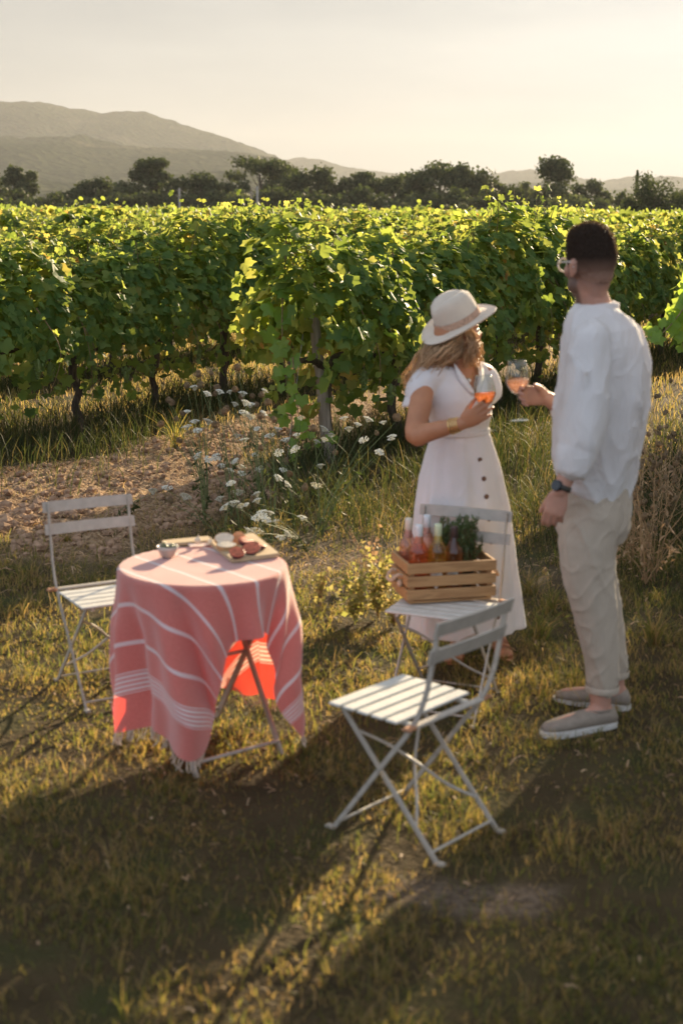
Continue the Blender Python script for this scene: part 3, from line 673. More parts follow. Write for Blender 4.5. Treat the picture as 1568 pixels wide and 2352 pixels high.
# ------------------------------------------------------------------ folding chairs
CS=.95
def make_chair(label,loc,facing_deg,group='folding slatted bistro chairs'):
    """faces local +y"""
    t=thing('folding_chair',label,'chair',loc,R(facing_deg-90),group); t.scale=(CS,CS,CS)
    W=.19
    mb=MB()
    for i in range(5): mb.box((0,.160-i*.0615,.452),(.402,.050,.010),None,.003)
    for x in(-.150,.150): mb.bar((x,.175,.440),(x,-.165,.440),.012,.012)
    mb.build('seat',M['paint_seat'],t)
    mb=MB(); mb.box((0,-.172,.452),(.37,.030,.012),None,.004); rl=mb.build('seat_rail',M['paint'],t)
    for sx in(-1,1):
        mb=MB(); mb.box((sx*.208,-.172,.452),(.045,.032,.0135),None,.005); mb.build('worn_tip',M['rust'],rl)
    for z,y in((.800,-.268),(.705,-.243)):
        mb=MB(); rot=Matrix.Rotation(R(14),3,'X'); n=9
        vs=[];fs=[]
        for k in range(n):
            x=-.208+.416*k/(n-1); dy=-.010*(1-(x/.208)**2)
            for a,b in((-.004,-.024),(.004,-.024),(.004,.024),(-.004,.024)):
                vs.append(rot@V((0,a,b))+V((x,y+dy,z)))
        for k in range(n-1):
            for j in range(4): fs.append((k*4+j,k*4+(j+1)%4,k*4+4+(j+1)%4,k*4+4+j))
        fs+= [(3,2,1,0),tuple((n-1)*4+j for j in range(4))]
        mb.add(vs,fs); mb.build('backrest_slat',M['paint'],t)
    for sx in(-1,1):
        mb=MB(); p,r=smooth_path([(sx*W,.170,0),(sx*W,.06,.145),(sx*W,-.07,.32),(sx*W,-.168,.452),(sx*(W-.002),-.215,.56),(sx*(W-.004),-.238,.67),(sx*(W-.004),-.262,.815)],[1]*7,3)
        for a,b in zip(p[:-1],p[1:]): mb.bar(a-(b-a)*.06,b+(b-a)*.06,.0165,.007,(0,1,0))
        mb.box((sx*W,.180,.004),(.022,.035,.008)); mb.build('upright_leg',M['paint'],t)
        mb=MB(); x=sx*(W-.020); mb.bar((x,-.265,.0),(x,.150,.442),.0165,.007,(0,1,0)); mb.box((x,-.275,.004),(.022,.035,.008)); mb.build('leg',M['paint'],t)
    for y,z,w in((.148,.030,W),(-.238,.030,W-.02)):
        mb=MB(); mb.tube([(-w,y,z),(w,y,z)],.0055,8); mb.build('stretcher',M['paint'],t)
    for sx in(-1,1):
        a=V((sx*(W-.022),.085,.372)); b=V((-sx*(W-.022),-.175,.098))
        mb=MB(); mid=(a+b)/2+V((0,.012*sx,0.0)); p,_=smooth_path([a,(a*.75+b*.25)+V((0,0,.012)),mid,(a*.25+b*.75)-V((0,0,.012)),b],[1]*5,3); mb.tube(p,.0055,8); mb.build('cross_brace',M['paint'],t)
    return t
SEAT=.452*CS+.005*CS
make_chair('grey-beige folding chair standing alone in front, seat half in sun with rusty back rail ends',(.22,4.37,.0),139)
make_chair('grey-beige folding chair behind the left side of the cloth-covered table',(-.942,5.66,.0),-60)
CHM=make_chair('grey-beige folding chair carrying the wooden crate in front of the woman',(.415,5.50,.0),-112)
# ------------------------------------------------------------------ crate with bottles and herb
SZ=.453*CS+.006*CS
ca=G(935,1308,SZ+.150); cb=G(1140,1297,SZ+.150); cl=G(892,1283,SZ+.150)
cang=math.atan2(cb.y-ca.y,cb.x-ca.x); CW=(cb-ca).length; CD=.235; print('crate',CW,(cl-ca).length,math.degrees(cang))
cux=V((math.cos(cang),math.sin(cang),0)); cuy=V((-cux.y,cux.x,0)); cc=ca+cux*CW/2+cuy*CD/2; cc.z=SZ
crate=thing('wooden_crate','slatted pine crate with rope handles on the chair seat, full of bottles and a herb','crate',cc,cang)
CH=.150
for i in range(3):
    z=.020+.021+i*.054
    for sy in(-1,1):
        mb=MB(); mb.box((0,sy*(CD/2-.006),z),(CW,.012,.042),None,.002); mb.build('slat',M['wood'],crate)
    for sx in(-1,1):
        mb=MB(); mb.box((sx*(CW/2-.007),0,z),(.0125,CD-.026,.0415),None,.002); mb.build('slat',M['wood'],crate)
for sx in(-1,1):
    for sy in(-1,1):
        mb=MB(); mb.box((sx*(CW/2-.024),sy*(CD/2-.023),.079),(.020,.020,.142)); mb.build('corner_post',M['wood'],crate)
    mb=MB(); p,r=smooth_path([(sx*(CW/2-.002),-.045,.105),(sx*(CW/2+.020),-.045,.110),(sx*(CW/2+.038),-.03,.085),(sx*(CW/2+.040),.03,.082),(sx*(CW/2+.020),.045,.110),(sx*(CW/2-.002),.045,.105)],[1]*6,5)
    mb.tube(p,[.007+.0012*math.sin(k*2.2) for k in range(len(p))],8)
    for y in(-.045,.045): mb.ell((sx*(CW/2+.010),y,.075),(.012,.012,.016),n=10,m=6)
    mb.build('rope_handle',mat_simple('sisal_rope',(.62,.46,.32),.9,.2,80,.5,200),crate,True)
mb=MB(); mb.box((0,0,.008),(CW-.03,CD-.03,.010)); mb.build('base',M['wood'],crate)
def liquid(name,col):
    m,nt=newmat(name); out=N(nt,'ShaderNodeOutputMaterial'); b=N(nt,'ShaderNodeBsdfPrincipled')
    b.inputs['Base Color'].default_value=(*col,1); b.inputs['Roughness'].default_value=.03; b.inputs['Transmission Weight'].default_value=.75; b.inputs['IOR'].default_value=1.36
    nt.links.new(b.outputs[0],out.inputs[0]); return m
M['rose1']=mat_thin('orange_rose_wine',(.98,.56,.34),1,.30,(.98,.42,.2)); M['gold_w']=mat_thin('golden_wine',(.95,.82,.40),1,.30,(.95,.72,.18)); M['amber']=mat_thin('pale_amber_wine',(.85,.55,.36),1,.45,(.85,.50,.30)); M['rose2']=mat_thin('pink_rose_wine',(1.0,.74,.64),1,.22,(1,.60,.48)); M['pinkw']=mat_thin('pink_wine',(.95,.74,.68),1,.25,(.85,.48,.42))
M['paper']=mat_simple('cream_paper_label',(.75,.72,.62),.7,.05,20); M['ink']=mat_simple('ink',(.06,.06,.05),.6,.05,20)
def bottle(lx,ly,H,r,wine,capc,label,lab=None,caplen=.075):
    base=cc+cux*lx+cuy*ly; base.z=SZ+.0145
    t=thing('wine_bottle',label,'bottle',base,cang,'bottles in the crate')
    sh=H*.62
    prof=[(.001,.0),(r*.9,.0),(r,.008),(r,sh),(r*.93,sh+.02),(r*.60,sh+.040),(.0155,sh+.058),(.0135,H-.005),(.0135,H),(.001,H)]
    mb=MB(); mb.lathe(prof,24); mb.build('glass',wine,t,True)
    mb=MB(); mb.lathe([(.0145,H-caplen),(.0150,H-caplen),(.0152,H-.004),(.0140,H+.002),(.001,H+.003)],20); mb.build('foil_cap',mat_simple('foil',capc,.4,.04,30),t,True)
    if lab:
        mb=MB(); q=[]
        if lab=='diamond': pts=[(-1.35,.30),(0,.82),(1.35,.30),(0,-.1)]
        mid=-math.pi/2-cang-.15; z0=sh*.52; cap=[(mid-.62,z0),(mid,z0+.062),(mid+.62,z0),(mid,z0-.055)]
        n=9; vs=[];fs=[]
        for i in range(n):
            for j in range(n):
                u=i/(n-1);v=j/(n-1)
                if lab=='diamond':
                    a=mid+.70*(u-v); z=z0+.060*(u+v-1)
                else:
                    a=mid-.62+1.24*u; z=z0-.04+.075*v
                vs.append((math.cos(a)*(r+.0006),math.sin(a)*(r+.0006),z))
        for i in range(n-1):
            for j in range(n-1): fs.append((i*n+j,(i+1)*n+j,(i+1)*n+j+1,i*n+j+1))
        mb.add(vs,fs); lb=mb.build('label',M['paper'],t,True)
        mb=MB()
        def ringp(a0,z0,rad,w,n=20):
            vs=[];fs=[]
            for k in range(n):
                an=2*math.pi*k/n
                for rr in(rad,rad+w):
                    a=a0+rr*math.cos(an)/r; vs.append((math.cos(a)*(r+.0012),math.sin(a)*(r+.0012),z0+rr*math.sin(an)))
            for k in range(n): fs.append((k*2,k*2+1,(2*k+3)%(2*n),(2*k+2)%(2*n)))
            mb.add(vs,fs)
        if lab=='diamond': ringp(mid,z0+.016,.0085,.0016); ringp(mid,z0+.016,.0001,.004)
        else:
            for k,zz in enumerate((.022,.008,-.006)): 
                vs=[];
                for s_ in range(5):
                    a=mid+(-.35+.7*s_/4)*(1-.25*k)
                    for dz in(-.0016,.0016): vs.append((math.cos(a)*(r+.0012),math.sin(a)*(r+.0012),z0+zz+dz))
                mb.add(vs,[(2*s_,2*s_+2,2*s_+3,2*s_+1) for s_ in range(4)])
        mb.build('print',M['ink'],lb)
    return t
x0=-CW/2
bottle(x0+.063,-.060,.30,.0385,M['rose1'],(.72,.76,.78),'bright orange rose wine bottle with white foil, front left in the crate')
bottle(x0+.050,.045,.305,.037,M['pinkw'],(.74,.66,.55),'pink wine bottle with cream foil behind the orange one in the crate')
bottle(x0+.142,-.062,.30,.0385,M['gold_w'],(.62,.70,.46),'golden wine bottle with pale green foil and diamond-shaped label in the crate','diamond')
bottle(x0+.128,.045,.315,.037,M['rose2'],(.68,.74,.78),'pale pink wine bottle with bluish white foil behind the golden one')
bottle(x0+.212,-.055,.285,.0375,M['amber'],(.06,.035,.03),'amber wine bottle with dark brown neck foil in the middle of the crate','rect',.10)
# rosemary in a pot
def herb():
    base=cc+cux*(x0+.272)+cuy*.02; base.z=SZ+.0145
    t=thing('potted_rosemary','bushy green rosemary in a dark pot at the right end of the crate','potted plant',base,0)
    mb=MB(); mb.lathe([(.001,0),(.040,0),(.052,.095),(.055,.095),(.055,.105),(.049,.105),(.046,.09),(.001,.09)],24); mb.build('pot',mat_simple('dark_pot',(.03,.03,.028),.6,.2,20),t,True)
    rg=np.random.default_rng(4); st=MB(); Pp=[];Nn=[];Tt=[];Ss=[]
    for k in range(120):
        a=rg.uniform(0,6.28); r0=rg.uniform(0,.04); lean=rg.uniform(.0,.075)*(1.3 if math.cos(a)<0 else .7); h=rg.uniform(.09,.22)
        p0=V((math.cos(a)*r0,math.sin(a)*r0,.09)); p2=V((math.cos(a)*(r0+lean),math.sin(a)*(r0+lean*.9),.09+h)); p1=(p0+p2)/2+V((math.cos(a)*lean*.3,math.sin(a)*lean*.3,0))
        pts,_=smooth_path([p0,p1,p2],[1,1,1],6); st.tube(pts,.0012,4,False)
        for q in range(30):
            tt=rg.uniform(1.5,len(pts)-1.01); p=pts[int(tt)].lerp(pts[int(tt)+1],tt%1); d=V(rg.normal(0,1,3)); d.z=abs(d.z)*.9+.8; d.normalize()
            Pp.append(p+d*.009); Nn.append(V(rg.normal(0,1,3))); Tt.append(d); Ss.append(rg.uniform(.018,.028))
    st.build('stems',M['cane'],t)
    link('foliage',leaves_mesh('foliage',Pp,Nn,Tt,Ss,'lance',9),mat_leaf('rosemary_leaf',[(0,(.05,.085,.035)),(1,(.13,.19,.075))],[(0,(.10,.18,.04)),(1,(.28,.36,.08))],.3,.5,8),t)
herb()
# ------------------------------------------------------------------ table and cloth
TC=V((-.505,5.045,0)); TR=.295; TZ=.700
table=thing('folding_table','round folding metal table hidden under the red cloth','table',TC,R(38))
mb=MB(); mb.lathe([(.001,TZ-.02),(TR-.008,TZ-.02),(TR-.004,TZ-.018),(TR-.004,TZ-.002),(TR-.008,TZ),(.001,TZ)],48); mb.build('tabletop',M['paint'],table)
for sx in(-1,1):
    for sy in(-1,1):
        x=sx*(.20 if sy>0 else .185)
        mb=MB(); mb.bar((x,sy*.235,0),(x,-sy*.20,TZ-.02),.022,.010,(0,1,0)); mb.build('leg',M['paint'],table)
for y,z,w in((.215,.05,.20),(-.215,.05,.185),(0.0,.345,.19)):
    mb=MB(); mb.tube([(-w,y,z),(w,y,z)],.007,8); mb.build('stretcher',M['paint'],table)
def cloth():
    HP,HQ=.875,.50; QB=-.64; pd=V((math.sin(R(-50)),-math.cos(R(-50)),0)); qd=V((math.sin(R(40)),-math.cos(R(40)),0))
    npn,nq=150,96; vs=[];uv=[]; top=TZ+.006; R0=TR+.004
    def pos(p,q):
        cr=1-.09*abs(p/HP)**5*abs(q/HQ)**4; f=(pd*p+qd*q)*cr; rho=f.length; ph=math.atan2(f.x,-f.y)
        if rho<=R0: 
            return V((f.x,f.y,top+.0012*mnoise.noise(V((p*9,q*9,2)))))
        s=rho-R0; dg=math.degrees(ph)
        w=min(1,s/.5)*27*math.exp(-((dg+14)/36)**2)-min(1,s/.4)*37*math.exp(-((dg-92)/25)**2)
        k=min(1,s/.22)
        a=ph+R(w)
        fold=math.sin(8*ph+1.7*math.sin(2*ph)+.8)*.030+math.sin(17*ph+2.1+s*2)*.012+.010*mnoise.noise(V((p*5,q*5,1)))
        bend=min(s,.014)
        rad=R0+bend*.7+k*fold*(.55+min(1.2,s*2.6))+ (.012+.035*max(0,math.sin(a))**2-.06*max(0,-math.sin(a)))*max(0,s-.02)
        z=top-max(0,s-.006)*.985
        if z<.02:
            ex=.02-z; rad+=ex*.45; z=.02+.01*abs(math.sin(ex*60))
        return V((rad*math.sin(a),-rad*math.cos(a),z))
    for i in range(npn):
        for j in range(nq):
            p=-HP+2*HP*i/(npn-1); q=QB+(HQ-QB)*j/(nq-1); q*=1+.015*math.sin(p*9)
            vs.append(pos(p,q)); uv.append((p,q))
    fs=[(i*nq+j,(i+1)*nq+j,(i+1)*nq+j+1,i*nq+j+1) for i in range(npn-1) for j in range(nq-1)]
    me=bpy.data.meshes.new('tablecloth'); me.from_pydata([tuple(v) for v in vs],[],fs)
    ul=me.uv_layers.new(name='weave')
    for l in me.loops: ul.data[l.index].uv=uv[l.vertex_index]
    m,nt=newmat('red_striped_towel_cloth'); L=nt.links; out=N(nt,'ShaderNodeOutputMaterial'); b=N(nt,'ShaderNodeBsdfPrincipled'); b.inputs['Roughness'].default_value=.9; b.inputs['Specular IOR Level'].default_value=.25
    b.inputs['Sheen Weight'].default_value=1; b.inputs['Sheen Roughness'].default_value=.55; b.inputs['Sheen Tint'].default_value=(1,.88,.84,1)
    u=N(nt,'ShaderNodeUVMap',uv_map='weave'); sp=N(nt,'ShaderNodeSeparateXYZ'); L.new(u.outputs[0],sp.inputs[0])
    def mth(op,a,b_=None,c=None):
        n=N(nt,'ShaderNodeMath',operation=op)
        for i,x in enumerate((a,b_,c)):
            if x is None: continue
            if isinstance(x,(int,float)): n.inputs[i].default_value=x
            else: L.new(x,n.inputs[i])
        return n.outputs[0]
    p=sp.outputs[0]; fr=mth('FRACT',mth('ADD',mth('DIVIDE',mth('ADD',p,.018),.142),10.5)); d=mth('ABSOLUTE',mth('SUBTRACT',fr,.5)); st=mth('LESS_THAN',d,.055)
    ap=mth('ABSOLUTE',p); inner=mth('LESS_THAN',ap,.60); st=mth('MULTIPLY',st,inner)
    band=mth('MULTIPLY',mth('GREATER_THAN',ap,.655),mth('LESS_THAN',ap,.735)); fine=mth('GREATER_THAN',mth('FRACT',mth('DIVIDE',ap,.0165)),.35); band=mth('MULTIPLY',band,fine)
    st=mth('MAXIMUM',st,band)
    nz=N(nt,'ShaderNodeTexNoise'); nz.inputs['Scale'].default_value=90; L.new(u.outputs[0],nz.inputs['Vector'])
    rd=ramp(nt,[(.3,(.60,.215,.175)),(.7,(.68,.26,.22))]); L.new(nz.outputs[0],rd.inputs[0])
    mx=N(nt,'ShaderNodeMix',data_type='RGBA'); L.new(st,mx.inputs[0]); L.new(rd.outputs[0],mx.inputs[6]); mx.inputs[7].default_value=(.78,.74,.76,1); L.new(mx.outputs[2],b.inputs['Base Color'])
    mt=N(nt,'ShaderNodeMix',data_type='RGBA'); L.new(st,mt.inputs[0]); mt.inputs[6].default_value=(.85,.085,.05,1); mt.inputs[7].default_value=(.95,.75,.62,1)
    bp=N(nt,'ShaderNodeBump'); bp.inputs['Strength'].default_value=.25; bp.inputs['Distance'].default_value=.002; wv=N(nt,'ShaderNodeTexWave'); wv.inputs['Scale'].default_value=140; L.new(u.outputs[0],wv.inputs['Vector']); L.new(wv.outputs[0],bp.inputs['Height']); L.new(bp.outputs[0],b.inputs['Normal'])
    t=N(nt,'ShaderNodeBsdfTranslucent'); L.new(mt.outputs[2],t.inputs[0]); ms=N(nt,'ShaderNodeMixShader'); ms.inputs[0].default_value=.28
    L.new(b.outputs[0],ms.inputs[1]);L.new(t.outputs[0],ms.inputs[2]);L.new(ms.outputs[0],out.inputs[0])
    o=link('tablecloth',me,m,smooth=True,loc=(TC.x,TC.y,0)); tag(o,'coral red cloth with thin white stripes and fringed ends draped over the round table','tablecloth')
    rg=random.Random(3); fm=mat_simple('cream_tassel',(.70,.58,.45),.9,.1,50,trans=.2)
    for sgn in(-1,1):
        mb=MB()
        for k in range(46):
            q=QB+(HQ-QB)*(k+.5)/46; a=pos(sgn*HP,q); d=pos(sgn*HP,q)-pos(sgn*(HP-.03),q); d.normalize()
            e=a+d*.018+V((rg.uniform(-.012,.012),rg.uniform(-.012,.012),-.014)); e.z=max(.012,e.z); f=e+V((rg.uniform(-.015,.015),rg.uniform(-.015,.015),-.012)); f.z=max(.008,f.z)
            mb.tube([a,e,f],[.0022,.0028,.0018],5)
        mb.build('fringe',fm,o)
cloth()
# ------------------------------------------------------------------ food on the table
TT=TZ+.0085
def onT(px,py,dz=0): 
    g=G(px,py,TT+dz); return g
def slab(name,label,cat,corners,th,mat,lift=0,parent=None):
    c=sum((V(p) for p in corners),V())/len(corners); t=thing(name,label,cat,(c.x,c.y,TT+lift)) if parent is None else parent
    bm=bmesh.new(); vs=[]
    for p in corners:
        for z in(0,th): vs.append(bm.verts.new((p.x-c.x,p.y-c.y,z)))
    bmesh.ops.convex_hull(bm,input=bm.verts); bmesh.ops.bevel(bm,geom=[e for e in bm.edges],offset=.003,segments=2,affect='EDGES')
    me=bpy.data.meshes.new('board'); bm.to_mesh(me); bm.free()
    return t,me
bc=[onT(478,1250),onT(532,1294),onT(643,1280),onT(583,1232)]
_,me=slab('b','','',bc,.016,None,parent=table)
c=sum(bc,V())/4; boardA=link('serving_board',me,M['board'],loc=(c.x,c.y,TT)); tag(boardA,'square pale wooden board on the right of the table, loaded with cut figs and bread','serving board')
bc2=[V((p.x+.025,p.y-.045,p.z)) for p in (onT(358,1251),onT(474,1241),onT(468,1231),onT(361,1241))]
_,me=slab('b','','',bc2,.012,None,parent=table)
c=sum(bc2,V())/4; o=link('serving_board',me,M['board'],loc=(c.x,c.y,TT)); tag(o,'narrow thin wooden board at the far left edge of the table','serving board')
def bowl():
    g=onT(383,1284); t=thing('small_bowl','small grey bowl of olives on the left of the table','bowl',(g.x,g.y+.03,TT))
    mb=MB(); mb.lathe([(.001,.002),(.020,0),(.024,.004),(.037,.030),(.041,.044),(.038,.044),(.034,.030),(.020,.012),(.001,.010)],28); mb.build('dish',mat_simple('glazed_stoneware',(.42,.38,.34),.2,.1,40,spec=.7),t,True)
    rg=random.Random(2); ol=mat_simple('olive_skin',(.10,.11,.03),.2,.5,60,spec=.8)
    for k in range(15):
        a=rg.uniform(0,6.28); r=rg.uniform(0,.026); mb=MB(); mb.ell((r*math.cos(a),r*math.sin(a),.034+rg.uniform(0,.010)),(.0085,.0085,.010),n=10,m=6); mb.build('olive',ol,t,True)
bowl()
FIG=mat_simple('dark_purple_fig_skin',(.10,.03,.045),.45,.4,40); FLE=mat_simple('red_fig_flesh',(.62,.17,.09),.4,.5,90,.4,200,trans=.2,tcol=(.9,.3,.12)); 
PEA=mat_simple('orange_peach',(.72,.30,.12),.5,.35,30); CRU=mat_simple('bread_crust',(.50,.30,.14),.8,.3,50,.5,90); CRB=mat_simple('bread_crumb',(.78,.66,.50),.9,.15,60,.6,120)
def fig(px,py,label,tilt,az,lift=.016,r=.030,flesh=None):
    g=onT(px,py,lift); t=thing('halved_fruit',label,'cut fruit',(g.x,g.y,TT+lift+r*.75),0,'cut fruit on the board')
    rot=Matrix.Rotation(R(az),3,'Z')@Matrix.Rotation(R(tilt),3,'X')
    mb=MB(); n=20; prof=[(math.sin(math.pi/2*k/7)*r,-math.cos(math.pi/2*k/7)*r*.85) for k in range(8)]; mb.lathe([(max(.0005,a),b) for a,b in prof],n,mat=rot); mb.build('skin',FIG,t,True)
    mb=MB(); mb.lathe([(r*.99,0),(r*.88,.0035),(r*.5,.001),(.0005,.003)],n,mat=rot); mb.build('flesh',flesh or FLE,t,True)
fig(545,1281,'halved fig with pale red flesh at the front of the board',25,20)
fig(578,1272,'larger halved fig with glossy red flesh near the board centre',30,-15,r=.034)
fig(566,1255,'dark halved fig behind the others on the board',20,60,r=.030)
fig(598,1262,'small dark halved fig at the right side of the board',15,100,r=.024)
fig(548,1249,'upright orange cut peach half in the middle of the board',70,-10,r=.028,flesh=PEA)
def bread(px,py,label,az,tilt,lift,s=1.0):
    g=onT(px,py,lift); t=thing('bread_slice',label,'bread',(g.x,g.y,TT+lift+.012),0,'bread on the board')
    rot=Matrix.Rotation(R(az),3,'Z')@Matrix.Rotation(R(tilt),3,'X')
    def blob(k,th): 
        mb=MB(); pts=[(math.cos(a)*.045*s*k*(1+.06*math.sin(3*a)),math.sin(a)*.030*s*k) for a in[2*math.pi*i/22 for i in range(22)]]
        vs=[rot@V((x,y,-th)) for x,y in pts]+[rot@V((x,y,th)) for x,y in pts]; n=22
        mb.add(vs,[tuple(range(n-1,-1,-1)),tuple(range(n,2*n))]+[(i,(i+1)%n,(i+1)%n+n,i+n) for i in range(n)]); return mb
    blob(1,.008).build('crust',CRU,t); blob(.93,.0088).build('crumb',CRB,t)
bread(515,1246,'pale bread slice leaning up at the back left of the board',15,55,.026,.85)
bread(520,1262,'bread slice lying flat at the left side of the board',-20,12,.016,.9)
def scraps():
    g=onT(487,1256); o=MB(); rot=Matrix.Rotation(R(20),3,'Z')
    n=8; vs=[];fs=[]
    for i in range(n):
        for j in range(n):
            vs.append(rot@V(((i/(n-1)-.5)*.075,(j/(n-1)-.5)*.06,.002+.006*abs(mnoise.noise(V((i*.6,j*.6,3)))))))
    for i in range(n-1):
        for j in range(n-1): fs.append((i*n+j,(i+1)*n+j,(i+1)*n+j+1,i*n+j+1))
    o.add(vs,fs); ob=o.build('paper_napkin',mat_simple('pink_white_paper',(.80,.68,.64),.8,.05,20,trans=.3,tcol=(.9,.7,.6)),None,True,(g.x-.055,g.y+.02,TT+.001)); tag(ob,'crumpled pale pink paper napkin between the two boards','napkin')
    for k,(px,py,l) in enumerate(((455,1248,'left of two pale garlic bulbs on the far edge of the thin board'),(484,1246,'right of two pale garlic bulbs at the far edge of the table'))):
        g=onT(px,py,.012); mb=MB(); mb.ell((0,0,.012),(.014,.013,.013),n=12,m=8); mb.tube([(0,0,.02),(.002,0,.034)],[.004,.0015],6)
        ob=mb.build('garlic_bulb',CRB,None,True,(g.x,g.y,TT+(.012 if k==0 else 0))); tag(ob,l,'garlic')
scraps()
# ------------------------------------------------------------------ wine glasses
def wineglass(foot,rim,label,wine):
    ax=(rim-foot); H=ax.length; ax.normalize(); q=ax.to_track_quat('Z','Y').to_matrix()
    t=thing('wine_glass',label,'wine glass',foot,0,'wine glasses of rose'); s=H/.235
    prof=[(.0005,.004),(.010,.0042),(.036,.0018),(.0375,.0008),(.036,0),(.0005,0)]
    mb=MB(); mb.lathe([(r*s,z*s) for r,z in prof],32,mat=q); mb.build('foot',M['clear'],t,True)
    mb=MB(); mb.lathe([(r*s,z*s) for r,z in [(.0005,.003),(.0055,.0055),(.0036,.014),(.0034,.088),(.006,.102),(.0005,.104)]],16,mat=q); mb.build('stem',M['clear'],t,True)
    out=[(.0005,.101),(.012,.103),(.030,.118),(.0455,.148),(.0465,.158),(.043,.190),(.0345,.235)]
    inn=[(.0335,.235),(.0418,.190),(.0452,.158),(.0440,.148),(.029,.1195),(.011,.105),(.0005,.1045)]
    mb=MB(); mb.lathe([(r*s,z*s) for r,z in out+inn],36,mat=q); mb.build('bowl',M['clear'],t,True)
    wl=[(.0005,.1045),(.011,.1052),(.029,.1197),(.0440,.1482),(.0451,.157),(.0451,.162),(.0005,.162)]
    mb=MB(); mb.lathe([(r*s*.995,z*s+.0004) for r,z in wl],36,mat=q); mb.build('wine',wine,t,True)
    return t,ax,s
# ------------------------------------------------------------------ people
def skin_mat(name,col,dark):
    m,nt=newmat(name); L=nt.links; out=N(nt,'ShaderNodeOutputMaterial'); b=N(nt,'ShaderNodeBsdfPrincipled'); b.inputs['Roughness'].default_value=.5; b.inputs['Specular IOR Level'].default_value=.35
    b.inputs['Subsurface Weight'].default_value=.18; b.inputs['Subsurface Scale'].default_value=.012; b.inputs['Subsurface Radius'].default_value=(1,.35,.2)
    g=N(nt,'ShaderNodeTexCoord'); nz=N(nt,'ShaderNodeTexNoise'); nz.inputs['Scale'].default_value=14; nz.inputs['Detail'].default_value=5; L.new(g.outputs['Object'],nz.inputs['Vector'])
    r=ramp(nt,[(.3,tuple(c*.88 for c in col)),(.7,tuple(c*1.1 for c in col))]); L.new(nz.outputs[0],r.inputs[0])
    at=N(nt,'ShaderNodeAttribute',attribute_name='tone'); sp=N(nt,'ShaderNodeSeparateColor'); L.new(at.outputs['Color'],sp.inputs[0])
    mx=N(nt,'ShaderNodeMix',data_type='RGBA'); L.new(sp.outputs[0],mx.inputs[0]); L.new(r.outputs[0],mx.inputs[6]); mx.inputs[7].default_value=(*dark,1)
    L.new(mx.outputs[2],b.inputs['Base Color']); L.new(b.outputs[0],out.inputs[0]); return m
HRM=skin_mat('faded_hair',(.40,.235,.17),(.026,.018,.013)); HRM.node_tree.nodes['Principled BSDF'].inputs['Roughness'].default_value=.85; HRM.node_tree.nodes['Principled BSDF'].inputs['Subsurface Weight'].default_value=0; HRM.node_tree.nodes['Principled BSDF'].inputs['Specular IOR Level'].default_value=.1
SKM=skin_mat('man_skin',(.50,.275,.20),(.036,.025,.019)); SKW=skin_mat('woman_skin',(.46,.215,.115),(.12,.06,.04))
def frame3(F,U):
    F=V(F).normalized(); U=V(U); U=(U-F*U.dot(F)).normalized(); Lf=U.cross(F); return Lf,F,U,Matrix((Lf,F,U)).transposed()
def head(mb,c,F,U,s=1.0):
    Lf,F,U,rt=frame3(F,U)
    def e(l,f,u,r): mb.ell(c+(Lf*l+F*f+U*u)*s,tuple(x*s for x in r),rt,18,12)
    e(0,-.012,.022,(.077,.098,.103)); e(0,.030,-.042,(.058,.062,.084)); e(0,.060,-.100,(.030,.026,.022)); e(0,-.03,-.06,(.055,.05,.06))
    for g in(-1,1):
        e(g*.040,.058,-.022,(.024,.024,.026)); e(g*.048,.028,-.075,(.016,.034,.026))
        e(g*.079,-.006,-.012,(.009,.019,.031)); e(g*.082,-.014,.002,(.010,.012,.018)); e(g*.079,.000,-.036,(.007,.008,.010))
    e(0,.101,-.028,(.014,.017,.014)); e(0,.093,-.006,(.009,.014,.028)); e(0,.080,.024,(.050,.014,.010)); e(0,.091,-.066,(.023,.009,.006)); e(0,.088,-.076,(.020,.009,.007))
    return Lf,F,U,rt
def eyes(c,F,U,parent,s=1.0):
    Lf,F,U,rt=frame3(F,U); wm=mat_simple('eye_white',(.75,.73,.70),.2,.03,30); im=mat_simple('eye_iris',(.08,.05,.03),.15,.1,30)
    for g in(-1,1):
        mb=MB(); p=c+(Lf*g*.031+F*.077+U*.004)*s; mb.ell(p,(.0115*s,)*3,rt,12,8); o=mb.build('eye',wm,parent,True,world=True)
        mb=MB(); mb.ell(p+F*.0075*s,(.0055*s,)*3,rt,10,6); i=link('iris',mb.mesh('iris'),im,o,None,True); 
